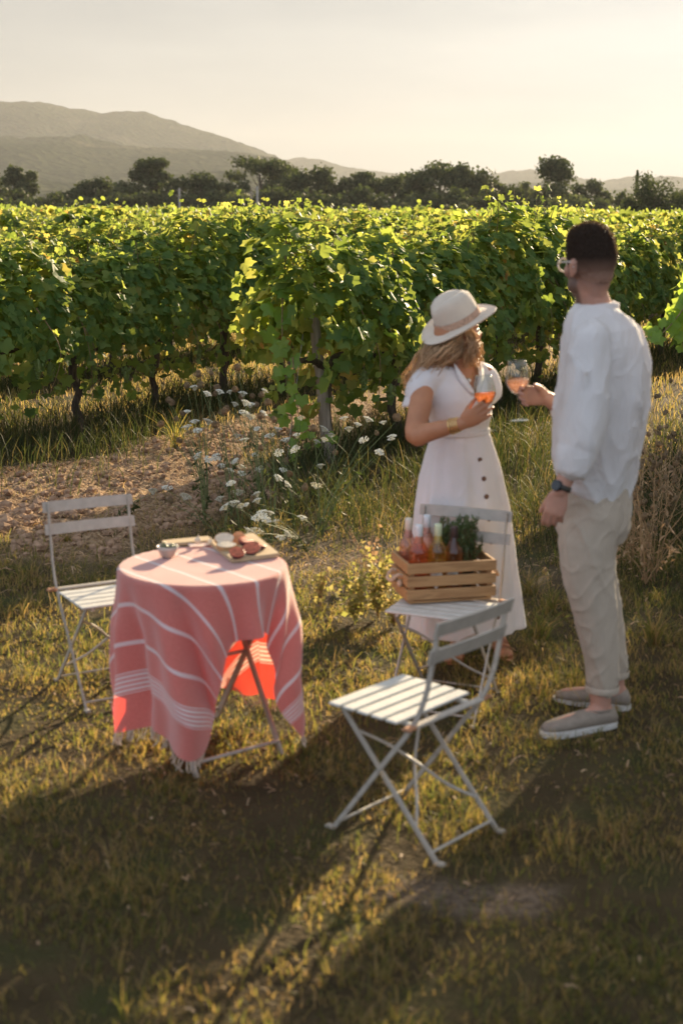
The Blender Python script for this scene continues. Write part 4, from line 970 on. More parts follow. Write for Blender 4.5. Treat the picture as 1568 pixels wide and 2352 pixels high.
def hand(mb,W,D,Nr,Sd,s,curls,thumb=(.55,.35,.5),spread=.06):
    D=V(D).normalized(); Nr=V(Nr); Nr=(Nr-D*Nr.dot(D)).normalized(); S0=D.cross(Nr); Sd=S0 if S0.dot(V(Sd))>0 else -S0
    W=V(W)
    mb.loft([(W-D*.02*s,Sd,Nr,.024*s,.019*s),(W,Sd,Nr,.027*s,.018*s),(W+D*.03*s,Sd,Nr,.036*s,.0165*s),(W+D*.062*s,Sd,Nr,.041*s,.0145*s),(W+D*.088*s,Sd,Nr,.039*s,.0115*s),(W+D*.097*s,Sd,Nr,.030*s,.006*s)],18)
    tips=[]
    for i,(bd,off) in enumerate(((.088,.030),(.092,.0105),(.088,-.0095),(.079,-.0285))):
        k=(.95,1.06,1.0,.80)[i]*s; p=W+D*bd*s+Sd*off*s; ang=0; d0=(D+Sd*spread*(1.5-i)).normalized(); pts=[p-d0*.012*s]; pts.append(p)
        for L_,c in zip((.044,.027,.021),curls[i]):
            ang+=c; d=(d0*math.cos(ang)+Nr*math.sin(ang)); p=p+d*L_*k; pts.append(p)
        capsule_chain(mb,pts,[.0098*s,.0097*s,.0088*s,.0078*s,.0066*s],12); tips.append(p)
    p=W+D*.022*s+Sd*.022*s; d=(Sd*thumb[0]+D*.75+Nr*thumb[1]).normalized(); pts=[p,p+d*.044*s]; d2=(d+D*.5+Nr*thumb[2]).normalized(); pts.append(pts[-1]+d2*.032*s); d3=(d2+Nr*thumb[2]*.8).normalized(); pts.append(pts[-1]+d3*.024*s)
    capsule_chain(mb,pts,[.0165*s,.0125*s,.0105*s,.0085*s],12); mb.ell(W+D*.035*s+Sd*.022*s+Nr*.006*s,(.02*s,)*3,None,12,8)
    return tips
def folds(amp,fr,seed,stretch=(1,1,.35),extra=None):
    def f(c,n):
        w=V((c.x*stretch[0],c.y*stretch[1],c.z*stretch[2]))*fr
        a=mnoise.noise(w+V((seed,0,0))+V((mnoise.noise(w*.5),mnoise.noise(w*.5+V((5,5,5))),0))*1.2)
        b=1-abs(mnoise.noise(w*1.9+V((0,seed,0))))*2
        v=amp*(a*.9+b*.35)
        return v+(extra(c,n) if extra else 0)
    return f
UP=V((0,0,1))
def ground_person(px,py): g=G(px,py); return g
# =========== man
def make_man():
    base=V((1.03,5.33,0)); t=thing('person','man in loose white shirt and beige trousers seen from behind, holding out a glass','person',base)
    f=V((math.cos(R(152)),math.sin(R(152)),0)); l=V((-f.y,f.x,0))
    hc=P(1353,606,5.40); hF=V((math.cos(R(118)),math.sin(R(118)),-.06)); hU=V((-.05,.05,1))
    b=MB(); Lf,HF,HU,rt=head(b,hc,hF,hU,1.06)
    nb=P(1366,722,5.42); limb(b,[hc-HU*.05-HF*.02,P(1357,672,5.40),nb,nb-UP*.06],[.060,.060,.072,.08])
    # torso inside the shirt
    def tr(px,py,a,w,y=5.40): c=P(px,py,y); return (c,f,l,a,w)
    b.loft([tr(1370,735,.07,.12),tr(1382,765,.08,.15),tr(1385,820,.11,.18),tr(1383,900,.115,.17),tr(1378,1000,.11,.155),tr(1372,1080,.115,.165),tr(1368,1150,.12,.17)],28)
    shL=P(1352,780,5.200); elL=P(1342,975,5.135); wrL=P(1288,1127,5.10)
    limb(b,[shL,(shL+elL)/2,elL,elL.lerp(wrL,.35),elL.lerp(wrL,.75),wrL],[.052,.048,.042,.044,.034,.028])
    D=(P(1263,1205,5.11)-wrL).normalized()
    hand(b,wrL,D,V((.35,.9,.1)),V((-1,0,0)),1.02,[(.35,.5,.35),(.45,.6,.4),(.5,.65,.4),(.55,.7,.4)],(.35,.25,.3),.03)
    gf=P(1192,966,5.62); gr=P(1186,828,5.62); gax=(gr-gf).normalized(); sc=(gr-gf).length/.235
    hold=gf+gax*.088*sc    # just under the bowl
    elR=P(1360,985,5.70); wrR=P(1256,915,5.655)
    shR=P(1420,790,5.62); limb(b,[shR,(shR+elR)/2,elR,elR.lerp(wrR,.4),wrR],[.060,.050,.043,.040,.029])
    # right hand: palm towards the stem, thumb on top by the bowl
    Dh=(hold+V((.035,.012,.012))-wrR).normalized(); wr2=wrR
    hand(b,wr2,Dh,V((.05,-1,-.1)),V((0,0,1)),1.0,[(.35,.75,.6),(.45,.85,.6),(.55,.9,.6),(.65,.95,.6)],(.45,.5,.45),.05)
    # legs
    hipL=P(1372,1175,5.33); hipR=P(1385,1175,5.48)
    knL=P(1368,1400,5.28); anL=P(1379,1612,5.29); knR=P(1392,1400,5.50); anR=P(1412,1580,5.505)
    fL=(G(1415,1668),G(1237,1694)); fR=(G(1448,1632),G(1267,1612))
    limb(b,[P(1360,1180,5.31),P(1348,1260,5.29),P(1354,1350,5.28),P(1372,1440,5.28),anL-UP*0.02,V((anL.x+.01,anL.y,.07))],[.08,.075,.055,.050,.040,.040]); limb(b,[P(1372,1180,5.47),P(1360,1260,5.50),P(1368,1350,5.50),P(1388,1440,5.50),anR,V((anR.x+.01,anR.y,.07))],[.08,.075,.055,.050,.040,.040])
    for h,to,an in((fL[0],fL[1],anL),(fR[0],fR[1],anR)):
        d=(to-h).normalized(); capsule_chain(b,[V((an.x,an.y,.075)),h+d*.12+UP*.055,h+d*.22+UP*.045,h+d*.27+UP*.04],[.042,.036,.03,.024])
    def tone(p):
        q=p-hc; a=q.dot(Lf)/1.06; ff=q.dot(HF)/1.06; u=q.dot(HU)/1.06
        if abs(a)>.15 or abs(ff)>.16 or abs(u)>.16: return (0,0,0)
        ear=abs(a)>.074 and u<.03 and abs(ff+.006)<.03
        s=0
        if not ear and ff<.045+max(0,u)*.5: s=max(0,min(1,(u+.100)/.095))**.9*.98
        if not ear and -.015<ff and u<-.02 and u>-.14:
            bd=min(1,max(0,(-.018-u)/.03))*min(1,max(0,(ff+.015)/.02)); s=max(s,.78*bd*(1 if not(abs(a)<.022 and -.078<u<-.06) else .2))
        if .005<u<.035 and ff>.075 and abs(a)>.012: s=max(s,.8)
        return (s,0,0)
    fuse('body',b,.0052,3,None,SKM,t,None,tone)
    eyes(hc,hF,hU,t,1.06)
    # hair
    hb=MB(); s=1.06
    hb.ell(hc+(HU*.022-HF*.012)*s,(.0800*s,.1010*s,.1060*s),rt,32,24); hb.ell(hc+(HU*.044-HF*.006)*s,(.0765*s,.100*s,.099*s),rt,28,20); hb.ell(hc+(HU*.085+HF*.035)*s,(.056*s,.056*s,.052*s),rt)
    hb.ell(hc+(-HU*.035-HF*.040)*s,(.060*s,.062*s,.06*s),rt)
    def hcut(c,n):
        q=(c-hc)/s; u=q.dot(HU); ff=q.dot(HF); a=abs(q.dot(Lf))
        return u<-.066 or (ff>.050 and u<.075) or (ff>.02 and u<-.015) or (a>.06 and -.03<ff<.02 and u<.012)
    def htone(c):
        q=(c-hc)/s; u=q.dot(HU); return (max(0,min(1,(u+.072)/.095))**.8*.99+.0,0,0)
    fuse('hair',hb,.0052,2,lambda c,n:.0022*mnoise.noise(c*170)*max(.1,min(1,(c-hc).dot(HU)/.05))+.002*mnoise.noise(c*70)-.0022*max(0,min(1,(.02-(c-hc).dot(HU))/.05)),HRM,t,hcut,htone)
    ho=[o for o in t.children if o.name.startswith('hair')][-1]; me=ho.data; rgn=np.random.default_rng(6); P_=[];T_=[];N_=[];S_=[]
    for v in me.vertices:
        w=htone(v.co)[0]
        if rgn.random()<.75*w:
            q=(v.co-hc)/s; d=v.normal+HU*.35+HF*.25+V(rgn.normal(0,.3,3)); L_=(.005+.006*max(0,min(1,(q.dot(HU)-.0)/.09)))*w
            P_.append(v.co+d.normalized()*L_*.45); T_.append(d); N_.append(V(rgn.normal(0,1,3))); S_.append(L_)
    hs=link('hair_strands',leaves_mesh('hair_strands',P_,N_,T_,S_,'lance',3),mat_simple('dark_brown_hair',(.040,.026,.018),.6,.4,200,spec=.3,trans=.15,tcol=(.35,.2,.1)),t,world=True)
    # spectacles
    g=MB()
    for sd in(-1,1):
        c=hc+(Lf*sd*.034+HF*.108+HU*.000)*s; pts=[c+(Lf*math.cos(a)*.026+HU*math.sin(a)*.023)*s-HF*.006*abs(math.cos(a)) for a in[2*math.pi*k/16 for k in range(17)]]
        g.tube(pts,.0036,6); o=hc+(Lf*sd*.060+HF*.102+HU*.010)*s; g.tube([o,hc+(Lf*sd*.080+HF*.04+HU*.010)*s,hc+(Lf*sd*.087-HF*.004+HU*.010)*s,hc+(Lf*sd*.086-HF*.022-HU*.010)*s],.0030,6)
    g.tube([hc+(Lf*-.009+HF*.112+HU*.006)*s,hc+(HF*.116+HU*.009)*s,hc+(Lf*.009+HF*.112+HU*.006)*s],.003,6)
    gl=g.build('glasses',M['frame'],t,True,world=True)
    # shirt
    sh=MB(); 
    def rg(px,py,a,w,y=5.40,ft=None,tilt=0): 
        c=P(px,py,y); F_=(f-UP*tilt).normalized(); return (c,F_,l,a,w)+((ft,) if ft else ())
    sh.loft([rg(1364,700,.073,.080,5.41),rg(1367,712,.092,.108),rg(1374,728,.108,.152),rg(1381,752,.132,.196),rg(1384,790,.150,.216),rg(1385,850,.166,.220),rg(1380,920,.176,.214),rg(1374,990,.172,.208),
             rg(1366,1050,.160,.200,tilt=-.10),rg(1361,1090,.150,.192,tilt=-.28),rg(1360,1116,.143,.186,tilt=-.42),rg(1361,1128,.132,.172,tilt=-.46)],40)
    sh.tube([P(1367,717,5.42)+(f*math.cos(a)*.075+l*math.sin(a)*.080)*1.0+UP*(.018-.010*math.cos(a)) for a in[2*math.pi*k/20 for k in range(21)]],.016,8)
    cuL=P(1322,1052,5.112)
    limb(sh,[P(1368,772,5.25),shL+V((0,0,-.01)),P(1350,865,5.165),P(1345,960,5.13),P(1333,1015,5.12),cuL],[.060,.074,.080,.084,.082,.062])
    capsule_chain(sh,[P(1325,1040,5.116),P(1318,1062,5.11)],[.076,.072],20)
    limb(sh,[shR,(shR+elR)/2,elR,elR.lerp(wrR,.55)],[.085,.085,.085,.066]); capsule_chain(sh,[elR.lerp(wrR,.50),elR.lerp(wrR,.62)],[.062,.058])
    sh.ell(P(1310,762,5.53),(.028,.03,.060)); sh.ell(P(1303,790,5.53),(.03,.03,.06))
    def ex(c,n):
        # vertical gathers on the back, diagonal drags from the shoulder
        u=(c-P(1380,850,5.4)).dot(l); v=(c-P(1380,850,5.4)).dot(f)
        w=.0060*math.sin(u*42+c.z*5+v*9)*max(0,min(1,(1.62-c.z)/.2))
        q=mnoise.noise(V((c.x*9+c.z*3,c.y*9,c.z*3.2-c.x*2.5))); r1=max(0,1-abs(q)*3.0)**2*.008
        q2=mnoise.noise(V((c.x*14-c.z*5+7,c.y*14,c.z*6+3))); r2=max(0,1-abs(q2)*4)**2*.003
        return w*1.0+r1+r2-.003
    fuse('shirt',sh,.0065,5,folds(.006,6.5,3.3,(1,1,.5),ex),M['linen'],t)
    # sleeve tab with its button
    mb=MB(); c=P(1344,885,5.075); mb.box(c,(.020,.006,.11),Matrix.Rotation(R(4),3,'Y'),.002); tb=mb.build('sleeve_tab',M['linen'],t,world=True)
    mb=MB(); mb.tube([c+V((0,-.002,.04)),c+V((0,-.006,.04))],.006,10); link('button',mb.mesh('button'),M['frame'],tb)
    # trousers
    p=MB(); c0=P(1366,1112,5.40); p.loft([(P(1368,1075,5.40),f,l,.115,.160),(c0,f,l,.132,.176),(P(1364,1165,5.40),f,l,.142,.182),(P(1362,1210,5.40),f,l,.140,.178),(P(1362,1240,5.40),f,l,.12,.150)],32)
    limb(p,[P(1368,1180,5.31),P(1346,1250,5.29),P(1352,1340,5.28),P(1370,1430,5.28),P(1380,1520,5.285),P(1382,1572,5.29)],[.100,.106,.094,.078,.067,.061],24)
    limb(p,[P(1385,1180,5.49),P(1360,1250,5.50),P(1366,1340,5.50),P(1388,1430,5.50),P(1402,1510,5.505),P(1406,1535,5.505)],[.098,.100,.088,.074,.065,.061],24)
    def exp_(c,n):
        q=mnoise.noise(V((c.x*8+c.z*4,c.y*8,c.z*3.0+c.x*2))); r1=max(0,1-abs(q)*3.4)**2*.006
        q2=mnoise.noise(V((c.x*12-c.z*8+7,c.y*12,c.z*9+3))); r2=max(0,1-abs(q2)*4)**2*.004
        return r1+r2-.004
    fuse('trousers',p,.0068,5,folds(.006,6.0,8.8,(1,1,.4),exp_),M['chino'],t)
    for (an,rr,z) in((P(1382,1580,5.29),.0655,0),(P(1406,1545,5.505),.0655,0)):
        mb=MB(); mb.lathe([(rr*.98,-.012),(rr,-.010),(rr*1.005,.012),(rr*.98,.014)],28,c=an); mb.build('trouser_hem',M['chino'],t,True,world=True)
    # shoes
    for h,to in (fL,fR):
        d=(to-h); Lh=d.length; d.normalize(); sd=V((-d.y,d.x,0)); k=Lh/.35
        mb=MB(); mb.loft([(h+d*tt*k+UP*(.020+hh/2),sd,UP,w,hh/2+.004) for tt,w,hh in((.006,.018,.035),(.02,.032,.062),(.06,.037,.070),(.11,.038,.066),(.17,.042,.060),(.22,.046,.050),(.27,.045,.040),(.31,.036,.032),(.335,.018,.022))],22)
        so=mb.build('shoe',M['canvas'],t,True,world=True)
        vs=[];n=26
        out=[(.0,.0),(.012,.026),(.05,.039),(.12,.040),(.2,.047),(.27,.048),(.315,.038),(.34,.018),(.348,0)]
        ol=out+[(a,-w) for a,w in out[::-1][1:-1]]; n=len(ol)
        for z in(.0,.026):
            for a,w in ol: vs.append(h+d*a*k+sd*w*1.02+UP*z)
        mb=MB(); mb.add(vs,[tuple(range(n-1,-1,-1)),tuple(range(n,2*n))]+[(i,(i+1)%n,(i+1)%n+n,i+n) for i in range(n)]); link('sole',mb.mesh('sole'),M['rubber'],so)
        mb=MB(); mb.tube([h+d*.055*k+sd*.030+UP*.082,h+d*.10*k+sd*.034+UP*.084,h+d*.155*k+UP*.082,h+d*.10*k-sd*.034+UP*.084,h+d*.055*k-sd*.030+UP*.082],.004,6); link('collar_trim',mb.mesh('trim'),M['canvas'],so,smooth=True)
    # wrist watch
    wd=(wrL-elL).normalized(); wc=wrL-wd*.012; q=wd.to_track_quat('Z','Y').to_matrix()
    mb=MB(); mb.lathe([(.0315,-.010),(.0335,-.010),(.0335,.010),(.0315,.010),(.0315,-.010)],28,c=wc,mat=q); wt=mb.build('watch',mat_simple('dark_strap',(.05,.045,.035),.6,.2,60),t,True,world=True)
    o=(V((-.75,-.66,.1))-wd*wd.dot(V((-.75,-.66,.1)))).normalized(); mb=MB(); mb.tube([wc+o*.030,wc+o*.043],[.022,.020],24); link('watch_face',mb.mesh('face'),M['watch'],wt,smooth=False)
    g,ax,s_=wineglass(gf,gr,'wine glass of pale rose held out by the man over empty ground',M['rose2']); 
    return t
make_man()
# =========== woman
def make_woman():
    base=V((.60,6.05,0)); t=thing('person','woman in long white dress and cream hat holding a glass, looking towards the vines','person',base)
    f=V((.57,-.82,0)).normalized(); l=V((-f.y,f.x,0)); Y=6.0
    hU=V((-.36,-.22,.90)).normalized(); hF=V((.86,.42,.30)); hc=P(1052,772,Y)
    b=MB(); Lf,HF,HU,rt=head(b,hc,hF,hU,.96)
    nb=P(1048,842,Y); limb(b,[hc-HU*.05-HF*.015,P(1051,815,Y),nb,nb-UP*.05],[.050,.048,.056,.07])
    def r_(px,py,a,w,off=0): c=P(px,py,Y)+f*off; return (c,f,l,a,w)
    b.loft([r_(1048,842,.05,.09),r_(1046,852,.062,.13),r_(1046,875,.078,.150),r_(1048,905,.092,.146,.008),r_(1052,940,.094,.132,.010),r_(1054,990,.085,.122),r_(1056,1040,.10,.145),r_(1057,1100,.11,.165),r_(1058,1160,.10,.15)],28)
    shR=P(974,876,5.90); elR=P(953,1000,5.74); wrR=P(1062,973,5.66)
    limb(b,[P(1000,868,5.93),shR,(shR+elR)/2,elR,elR.lerp(wrR,.3),elR.lerp(wrR,.75),wrR],[.052,.052,.047,.041,.040,.030,.0255])
    shL=P(1113,866,6.10); elL=P(1100,985,6.17); wrL=P(1072,985,6.08)
    limb(b,[P(1095,860,6.07),shL,(shL+elL)/2,elL,elL.lerp(wrL,.5),wrL],[.050,.050,.044,.038,.032,.026])
    hand(b,wrL,V((-.6,-.6,-.1)),V((.3,.9,0)),V((0,0,1)),.85,[(.5,.6,.4)]*4)
    gf=P(1119,990,5.63); gr=P(1109,861,5.66); gax=(gr-gf).normalized(); s=(gr-gf).length/.235; hold=gf+gax*.075*s
    D=(hold+V((-.030,-.018,0))-wrR).normalized()
    hand(b,wrR,D,V((.1,1,-.05)),V((0,0,1)),.92,[(.28,.75,.5),(.34,.8,.55),(.38,.8,.55),(.42,.85,.55)],(.55,.6,.4),.09)
    # legs
    hL=(G(1052,1498),G(1040,1530)); hR=(G(1140,1488),G(1160,1522))
    for (heel,toe,kx) in((hL[0],hL[1],1040),(hR[0],hR[1],1125)):
        an=heel+(toe-heel).normalized()*.045+UP*.085; kn=P(kx,1310,Y); hp=P(1058+(kx-1082)*.7,1150,Y)
        limb(b,[hp,(hp+kn)/2,kn,kn.lerp(an,.35),an.lerp(kn,.15),an,V((an.x,an.y,.05))],[.085,.07,.052,.053,.034,.031,.034])
        d=(toe-heel).normalized(); ln=.235; sd=V((-d.y,d.x,0))
        b.loft([(heel+d*tt+UP*(hh/2+.018),sd,UP,w,hh/2) for tt,w,hh in((0,.015,.03),(.02,.028,.055),(.06,.030,.075),(.11,.034,.060),(.16,.040,.040),(.195,.040,.028),(.205,.034,.02))],16)
        for k in range(5):
            o=(-.030+.015*k); q=heel+d*(.198-.006*abs(k-1))+sd*o+UP*.028; capsule_chain(b,[q,q+d*(.026-.002*k)-UP*.004],[.0088,.0075],8)
    fuse('body',b,.0050,3,None,SKW,t)
    eyes(hc,hF,hU,t,.96)
    # sandals
    for heel,toe in (hL,hR):
        d=(toe-heel).normalized(); sd=V((-d.y,d.x,0)); out=[(-.008,.0),(0,.022),(.03,.031),(.1,.034),(.17,.044),(.21,.042),(.238,.024),(.245,0)]; ol=out+[(a,-w) for a,w in out[::-1][1:-1]]; n=len(ol)
        vs=[heel+d*a+sd*w+UP*z for z in(.0,.018) for a,w in ol]; mb=MB(); mb.add(vs,[tuple(range(n-1,-1,-1)),tuple(range(n,2*n))]+[(i,(i+1)%n,(i+1)%n+n,i+n) for i in range(n)]); so=mb.build('sandal',M['leather'],t,world=True)
        for a,h,w in((.165,.052,.044),(.125,.070,.040),(.03,.10,.036)):
            mb=MB(); pts=[heel+d*(a-.0*math.sin(q))+sd*math.cos(q)*w+UP*(.015+math.sin(q)*h) for q in[math.pi*k/12 for k in range(13)]]
            for p0,p1 in zip(pts[:-1],pts[1:]): mb.bar(p0-(p1-p0)*.1,p1+(p1-p0)*.1,.014,.003,tuple(d))
            link('strap',mb.mesh('strap'),M['leather'],so)
    # dress
    dr=MB()
    def sk(px,py,a,w,k=0.0,tl=0,off=0):
        fn=(lambda q:1+k*(math.sin(q*9+.6)*.6+math.sin(q*15+2)*.35+.25*math.sin(q*4))) if k else None
        c=P(px,py,Y)+f*off; return (c,f,l,a,w)+((fn,) if fn else ())
    dr.loft([sk(1049,840,.058,.085),sk(1047,846,.072,.135),sk(1046,862,.086,.160),sk(1046,885,.100,.166,off=.006),sk(1049,915,.112,.160,off=.010),sk(1052,950,.110,.148,off=.010),sk(1054,978,.098,.136),sk(1055,990,.096,.133),
             sk(1056,1002,.102,.140,.03),sk(1057,1040,.122,.163,.045),sk(1058,1090,.146,.188,.055),sk(1060,1160,.168,.210,.06),sk(1063,1250,.188,.230,.07),sk(1065,1340,.205,.248,.08),sk(1066,1410,.216,.260,.09),sk(1067,1438,.220,.264,.095)],96)
    limb(dr,[P(1003,864,5.94),P(978,874,5.905),P(962,900,5.885)],[.058,.062,.062],20)
    dr.loft([(P(972,880,5.90),V((1,0,.2)).normalized(),V((0,1,0)),.055,.058),(P(960,905,5.885),V((1,0,.35)).normalized(),V((0,1,0)),.062,.064),(P(954,922,5.88),V((1,0,.45)).normalized(),V((0,1,0)),.066,.066)],24)
    limb(dr,[P(1092,860,6.07),P(1112,868,6.10),P(1122,898,6.11)],[.056,.060,.060],20)
    C0=P(1048,900,Y); zt=P(1098,908,5.9).z; z1=P(1048,838,Y).z
    def dcut(c,n):
        q=c-C0; a=q.dot(l)-.004
        if c.z>zt and q.dot(f)>-.01 and abs(a)<.070*(c.z-zt)/(z1-zt)+.002 : return True
        if n.z<-.75 and c.z<.32: return True
        return False
    def dx(c,n):
        if c.z>1.03:
            u=(c-C0).dot(l); return .0035*math.sin(u*55+(c.z)*14)*max(0,1-abs(c.z-1.1)/.12)
        return 0
    fuse('dress',dr,.0072,4,folds(.007,8,1.7,(1,1,.3),dx),M['dress'],t,dcut)
    # lapels along the neckline
    for sg in(-1,1):
        mb=MB(); vs=[];fs=[];n=10
        for k in range(n):
            u=k/(n-1); z=zt+.0+(z1+.012-zt)*u; off=.070*u*sg; 
            d_=.124-.030*u-.032*u*u
            p=V((C0.x,C0.y,z))+l*(off+.004)+f*d_; w=.036*math.sin(math.pi*min(1,u*.75+.22))
            vs+= [p,p+l*sg*w-f*.012*(w/.03)+UP*.004]
        fs=[(2*k,2*k+1,2*k+3,2*k+2) for k in range(n-1)]
        mb.add(vs,fs); o=mb.build('lapel',M['dress'],t,True,world=True); md=o.modifiers.new('s','SOLIDIFY'); md.thickness=.004
    # waist tie and buttons
    mb=MB(); pts=[P(1055,990,Y)+f*math.cos(a)*.104+l*math.sin(a)*.141 for a in[2*math.pi*k/32 for k in range(33)]]
    for a,c in zip(pts[:-1],pts[1:]): mb.bar(a-(c-a)*.1,c+(c-a)*.1,.018,.004,(0,0,1))
    mb.build('waist_tie',M['dress'],t,world=True)
    for py,k in((1046,.128),(1087,.150),(1126,.164),(1175,.176),(1225,.187),(1280,.197),(1335,.208),(1390,.218)):
        c=P(1056+(py-1046)*.03,py,Y)+f*k+l*.0; mb=MB(); mb.tube([c-f*.006,c+f*.006],.0105,14); mb.build('button',M['button'],t,world=True)
    # necklace, bracelet, rings
    mb=MB(); pts=[nb+V((0,0,.012))+f*(.050*math.cos(a)+.028*max(0,math.cos(a)))+l*math.sin(a)*.060-UP*.055*max(0,math.cos(a))**1.5 for a in[2*math.pi*k/28 for k in range(29)]]
    mb.tube(pts,.0012,5); nk=mb.build('necklace',M['gold'],t,True,world=True)
    mb=MB(); mb.ell(pts[0]+f*.006-UP*.008,(.009,.009,.009),n=12,m=8); link('pendant',mb.mesh('pendant'),mat_simple('pearl',(.8,.75,.68),.2,.03,30),nk,smooth=True)
    wd=(wrR-elR).normalized(); q=wd.to_track_quat('Z','Y').to_matrix()
    for k in range(4):
        mb=MB(); c=wrR-wd*(.018+.011*k); r=.0285+.0012*k; mb.tube([c+q@V((math.cos(a)*r,math.sin(a)*r,0)) for a in[2*math.pi*j/24 for j in range(25)]],.0028,6); mb.build('bracelet',M['gold'],t,True,world=True)
    # hair
    HC0=P(1053,744,Y); HU0=V((-.385,-.235,.89)).normalized()
    rgn=np.random.default_rng(12); hb=MB(); hm=mat_leaf('wavy_blonde_hair',[(0,(.36,.23,.12)),(.5,(.62,.44,.26)),(1,(.85,.67,.45))],[(0,(.6,.36,.16)),(1,(1,.75,.45))],.45,.4,40,.5)
    cap=MB(); cap.ell(hc+HU*.015-HF*.018,(.083,.098,.100),rt,24,16); limb(cap,[hc-HF*.05-HU*.02,P(1010,830,6.03),P(985,856,6.03)],[.078,.058,.040])
    def ccut(c,n):
        qq=c-hc; return (qq.dot(HF)>.045 and qq.dot(HU)<.055) or (c-HC0).dot(HU0)>.004
    fuse('hair',cap,.006,2,lambda c,n:.005*math.sin(c.z*90+c.x*60+3*mnoise.noise(c*12)),hm,t,ccut)
    for k in range(760):
        az=rgn.uniform(-1,1); az=az*R(118); el=rgn.uniform(-.5,.35)
        d=(-HF*math.cos(az)+Lf*math.sin(az))*math.cos(el)+HU*math.sin(el)
        s0=hc+Lf*d.dot(Lf)*.084+HF*(d.dot(HF)*.100-.012)+HU*(d.dot(HU)*.10+.01)
        ex_=(s0-HC0).dot(HU0)+.012
        if ex_>0: s0=s0-HU0*ex_
        front=abs(az)>R(88)
        if front and d.dot(Lf)<0:      # strands on the camera side of the face
            e=P(rgn.uniform(1058,1104),rgn.uniform(812,850),5.93+rgn.normal(0,.02)); m_=s0.lerp(e,.5)+V((rgn.normal(0,.008)+.012,-.03,0))
        elif front: e=P(rgn.uniform(1088,1106),rgn.uniform(810,905),6.0+rgn.normal(0,.02)); m_=s0.lerp(e,.5)+V((.02,0,0))
        else:
            uu=rgn.random(); e=P(925+uu*75+rgn.normal(0,6),886-uu*25+rgn.normal(0,9),5.98+rgn.normal(0,.05)); m_=s0.lerp(e,.42)+V((-.01+rgn.normal(0,.012),-.045+rgn.normal(0,.02),.004+rgn.normal(0,.01)))
        pts,_=smooth_path([s0,s0.lerp(m_,.5)+d*.012,m_,m_.lerp(e,.55)+V((rgn.normal(0,.012),rgn.normal(0,.012),0)),e],[1]*5,6)
        ph=rgn.uniform(0,6.28); am=rgn.uniform(.001,.006); w=rgn.uniform(34,60)
        pts=[p+V((math.sin(ph+j*.55),math.cos(ph*1.3+j*.5),math.sin(ph+j*.7)*.5))*am*min(1,j/8) for j,p in enumerate(pts)]
        r0=rgn.uniform(.0011,.0030); hb.tube(pts,[r0*(1-.75*(j/(len(pts)-1))**2) for j in range(len(pts))],4,False)
    hb.build('hair_strands',hm,t,True,world=True)
    # hat
    hU2=V((-.385,-.235,.89)).normalized(); Hf=V((.86,.42,.30)); Hl=hU2.cross(hF.normalized()).normalized(); Hf=Hl.cross(hU2).normalized()
    cen=P(1053,742,Y)
    ht=MB(); n=56; vs=[];fs=[]
    prof=[(.172,.004),(.168,.0),(.150,-.004),(.125,-.003),(.105,.002),(.092,.010),(.089,.03),(.087,.055),(.084,.085),(.078,.110),(.066,.124),(.045,.128),(.020,.124),(.001,.122)]
    for i,(r,z) in enumerate(prof):
        for k in range(n):
            a=2*math.pi*k/n; ca_,sa_=math.cos(a),math.sin(a)
            rx=r*(.90 if r<.13 else .92); ry=r*(1.08 if r<.13 else 1.0); zz=z
            if z>.08:   # crease along the crown and pinches at the front
                zz-=.028*math.exp(-(ca_*rx/.026)**2)*(1 if r<.07 else .3)
            if z>.05 and sa_>.2: rx*=1-.20*math.exp(-((sa_-.80)/.22)**2)*(z-.05)/.06
            if r>.13: zz+=.016*abs(ca_)**2*(r-.12)/.05-.012*(sa_**2)*(r-.12)/.05
            vs.append(cen+Hl*(ca_*rx)+Hf*(sa_*ry)+hU2*zz)
    for i in range(len(prof)-1):
        for k in range(n): fs.append((i*n+k,i*n+(k+1)%n,(i+1)*n+(k+1)%n,(i+1)*n+k))
    ht.add(vs,fs); hat=ht.build('hat',M['felt'],t,True,world=True); md=hat.modifiers.new('s','SOLIDIFY'); md.thickness=.0045; md.offset=-1
    bd=MB(); vs=[];fs=[]
    for i,(r,z) in enumerate(((.0985,.010),(.0985,.016),(.0970,.034),(.0950,.040))):
        for k in range(n):
            a=2*math.pi*k/n; vs.append(cen+Hl*(math.cos(a)*r*.90)+Hf*(math.sin(a)*r*1.08)+hU2*z)
    for i in range(3):
        for k in range(n): fs.append((i*n+k,i*n+(k+1)%n,(i+1)*n+(k+1)%n,(i+1)*n+k))
    bd.add(vs,fs); link('hat_band',bd.mesh('hat_band'),M['band'],hat,smooth=True)
    wineglass(gf,gr,'wine glass of deep rose held by the woman in front of her white dress',M['rose1'])
make_woman()
